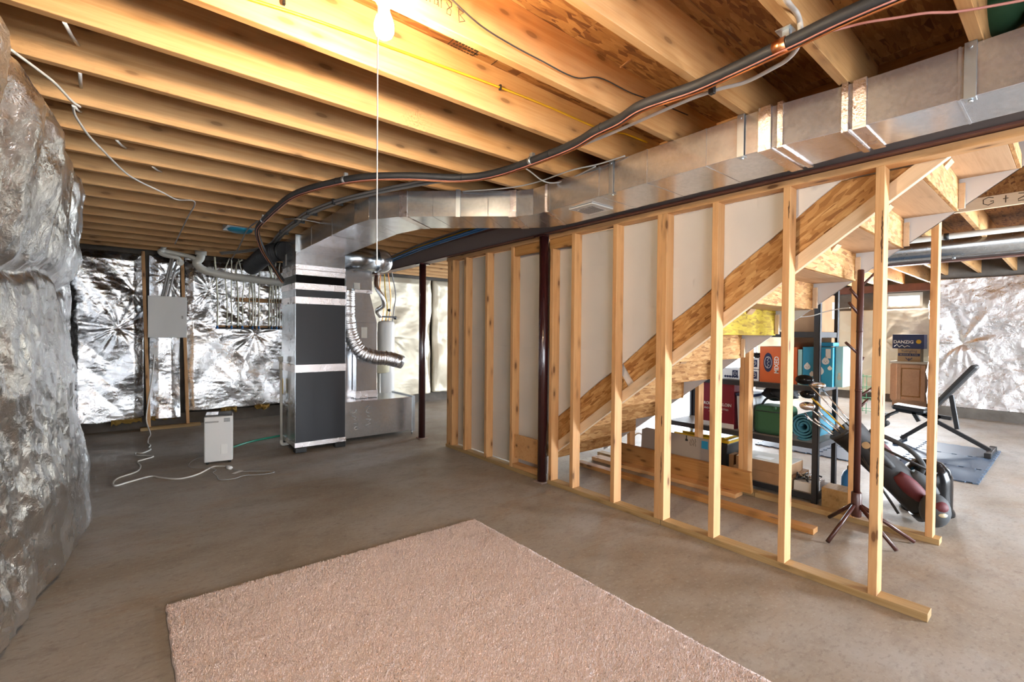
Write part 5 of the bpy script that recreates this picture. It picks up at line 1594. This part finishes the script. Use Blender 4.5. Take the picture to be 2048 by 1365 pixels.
scribble('eagle_print', [[(-.05, .03), (-.01, -.02), (0, .02), (.01, -.02), (.05, .03)], [(0, .02), (0, -.035)]], front(11.778, 2.105, .925), .006, NAVY, t)
t = carton('record_carton', (11.77, 1.88, 1.131), (12.06, 2.36, 1.41), NAVY, 'navy carton printed DANZIG stacked on the beer carton')
lettering('lettering', 'DANZIG', .085, WHITEPR, front(11.768, 2.19, 1.26), t, bold=.002, sx=.95)
MB().lathe([(.04, 0), (.04, .0015)], (11.7685, 1.96, 1.27), 20, 'x').build('round_logo', YELLOWLID, t, fix=False)
scribble('script_print', [[(-.14, -.02), (-.10, .02), (-.06, -.03), (-.02, .01), (.02, -.03), (.06, .0), (.10, -.02)]], front(11.769, 2.19, 1.19), .008, WHITEPR, t)

# green wire cage by the cabinet
wc_ = thing('wire_cage', 'thin green wire garden cage standing in the far room', 'cage', (10.2, 2.45, 0))
for z in (.05, .25, .45, .65):
    MB().tube([(10.2 + .17 * math.cos(a), 2.36 + .17 * math.sin(a), z) for a in [2 * PI * k / 20 for k in range(21)]], .005, 5).build('hoop', GREENW, wc_, fix=False)
for k in range(8):
    a = 2 * PI * k / 8
    MB().tube([(10.2 + .17 * math.cos(a), 2.36 + .17 * math.sin(a), 0), (10.2 + .17 * math.cos(a), 2.36 + .17 * math.sin(a), .68)], .005, 5).build('upright_wire', GREENW, wc_, fix=False)

# ------------------------------------------------------------------ far room ceiling pipes
fp = thing('spiral_duct', 'long round galvanised duct hung beside the far steel beam', 'duct', (7.2, 1, 2.26))
MB().tube([(7.23, -3.9, 2.385), (7.23, 7.9, 2.385)], .125, 28).build('pipe', GALVDARK, fp, fix=False)
for y in (.2, 1.5, 3.0): MB().tube([(7.23, y, 2.385), (7.23, y + .03, 2.385)], .128, 28).build('joint_band', GALV, fp, fix=False)
for y in (.9, 2.6): MB().tube([(7.23, y, 2.255), (7.23, y + .03, 2.255)], .012, 8).build('hanger', STRAP, fp, fix=False)
pp = thing('vent_pipe', 'cream PVC pipe running below the joists in the far room', 'pipe', (6.5, 1, 2.36))
MB().tube([(6.5, -3.9, 2.39), (6.5, 7.9, 2.39)], .03, 16).build('pipe', PVC, pp, fix=False)
MB().tube([(6.5, .86, 2.39), (6.5, .90, 2.39)], .036, 16).build('clamp', BLACK, pp, fix=False)
MB().tube([(6.62, -3.9, 2.425), (6.62, 7.9, 2.425)], .012, 12).build('conduit', GREYCABLE, pp, fix=False)
# white cable from shelf post
o = cable('cable', [onx(1598, 635, 4.24), onx(1625, 632, 4.23), onx(1650, 624, 4.23), onx(1680, 618, 4.2), onx(1700, 616, 4.16)], .004, WHITEC); props(o, 'thin white cable strung from shelf post to a stair stud', 'cable')
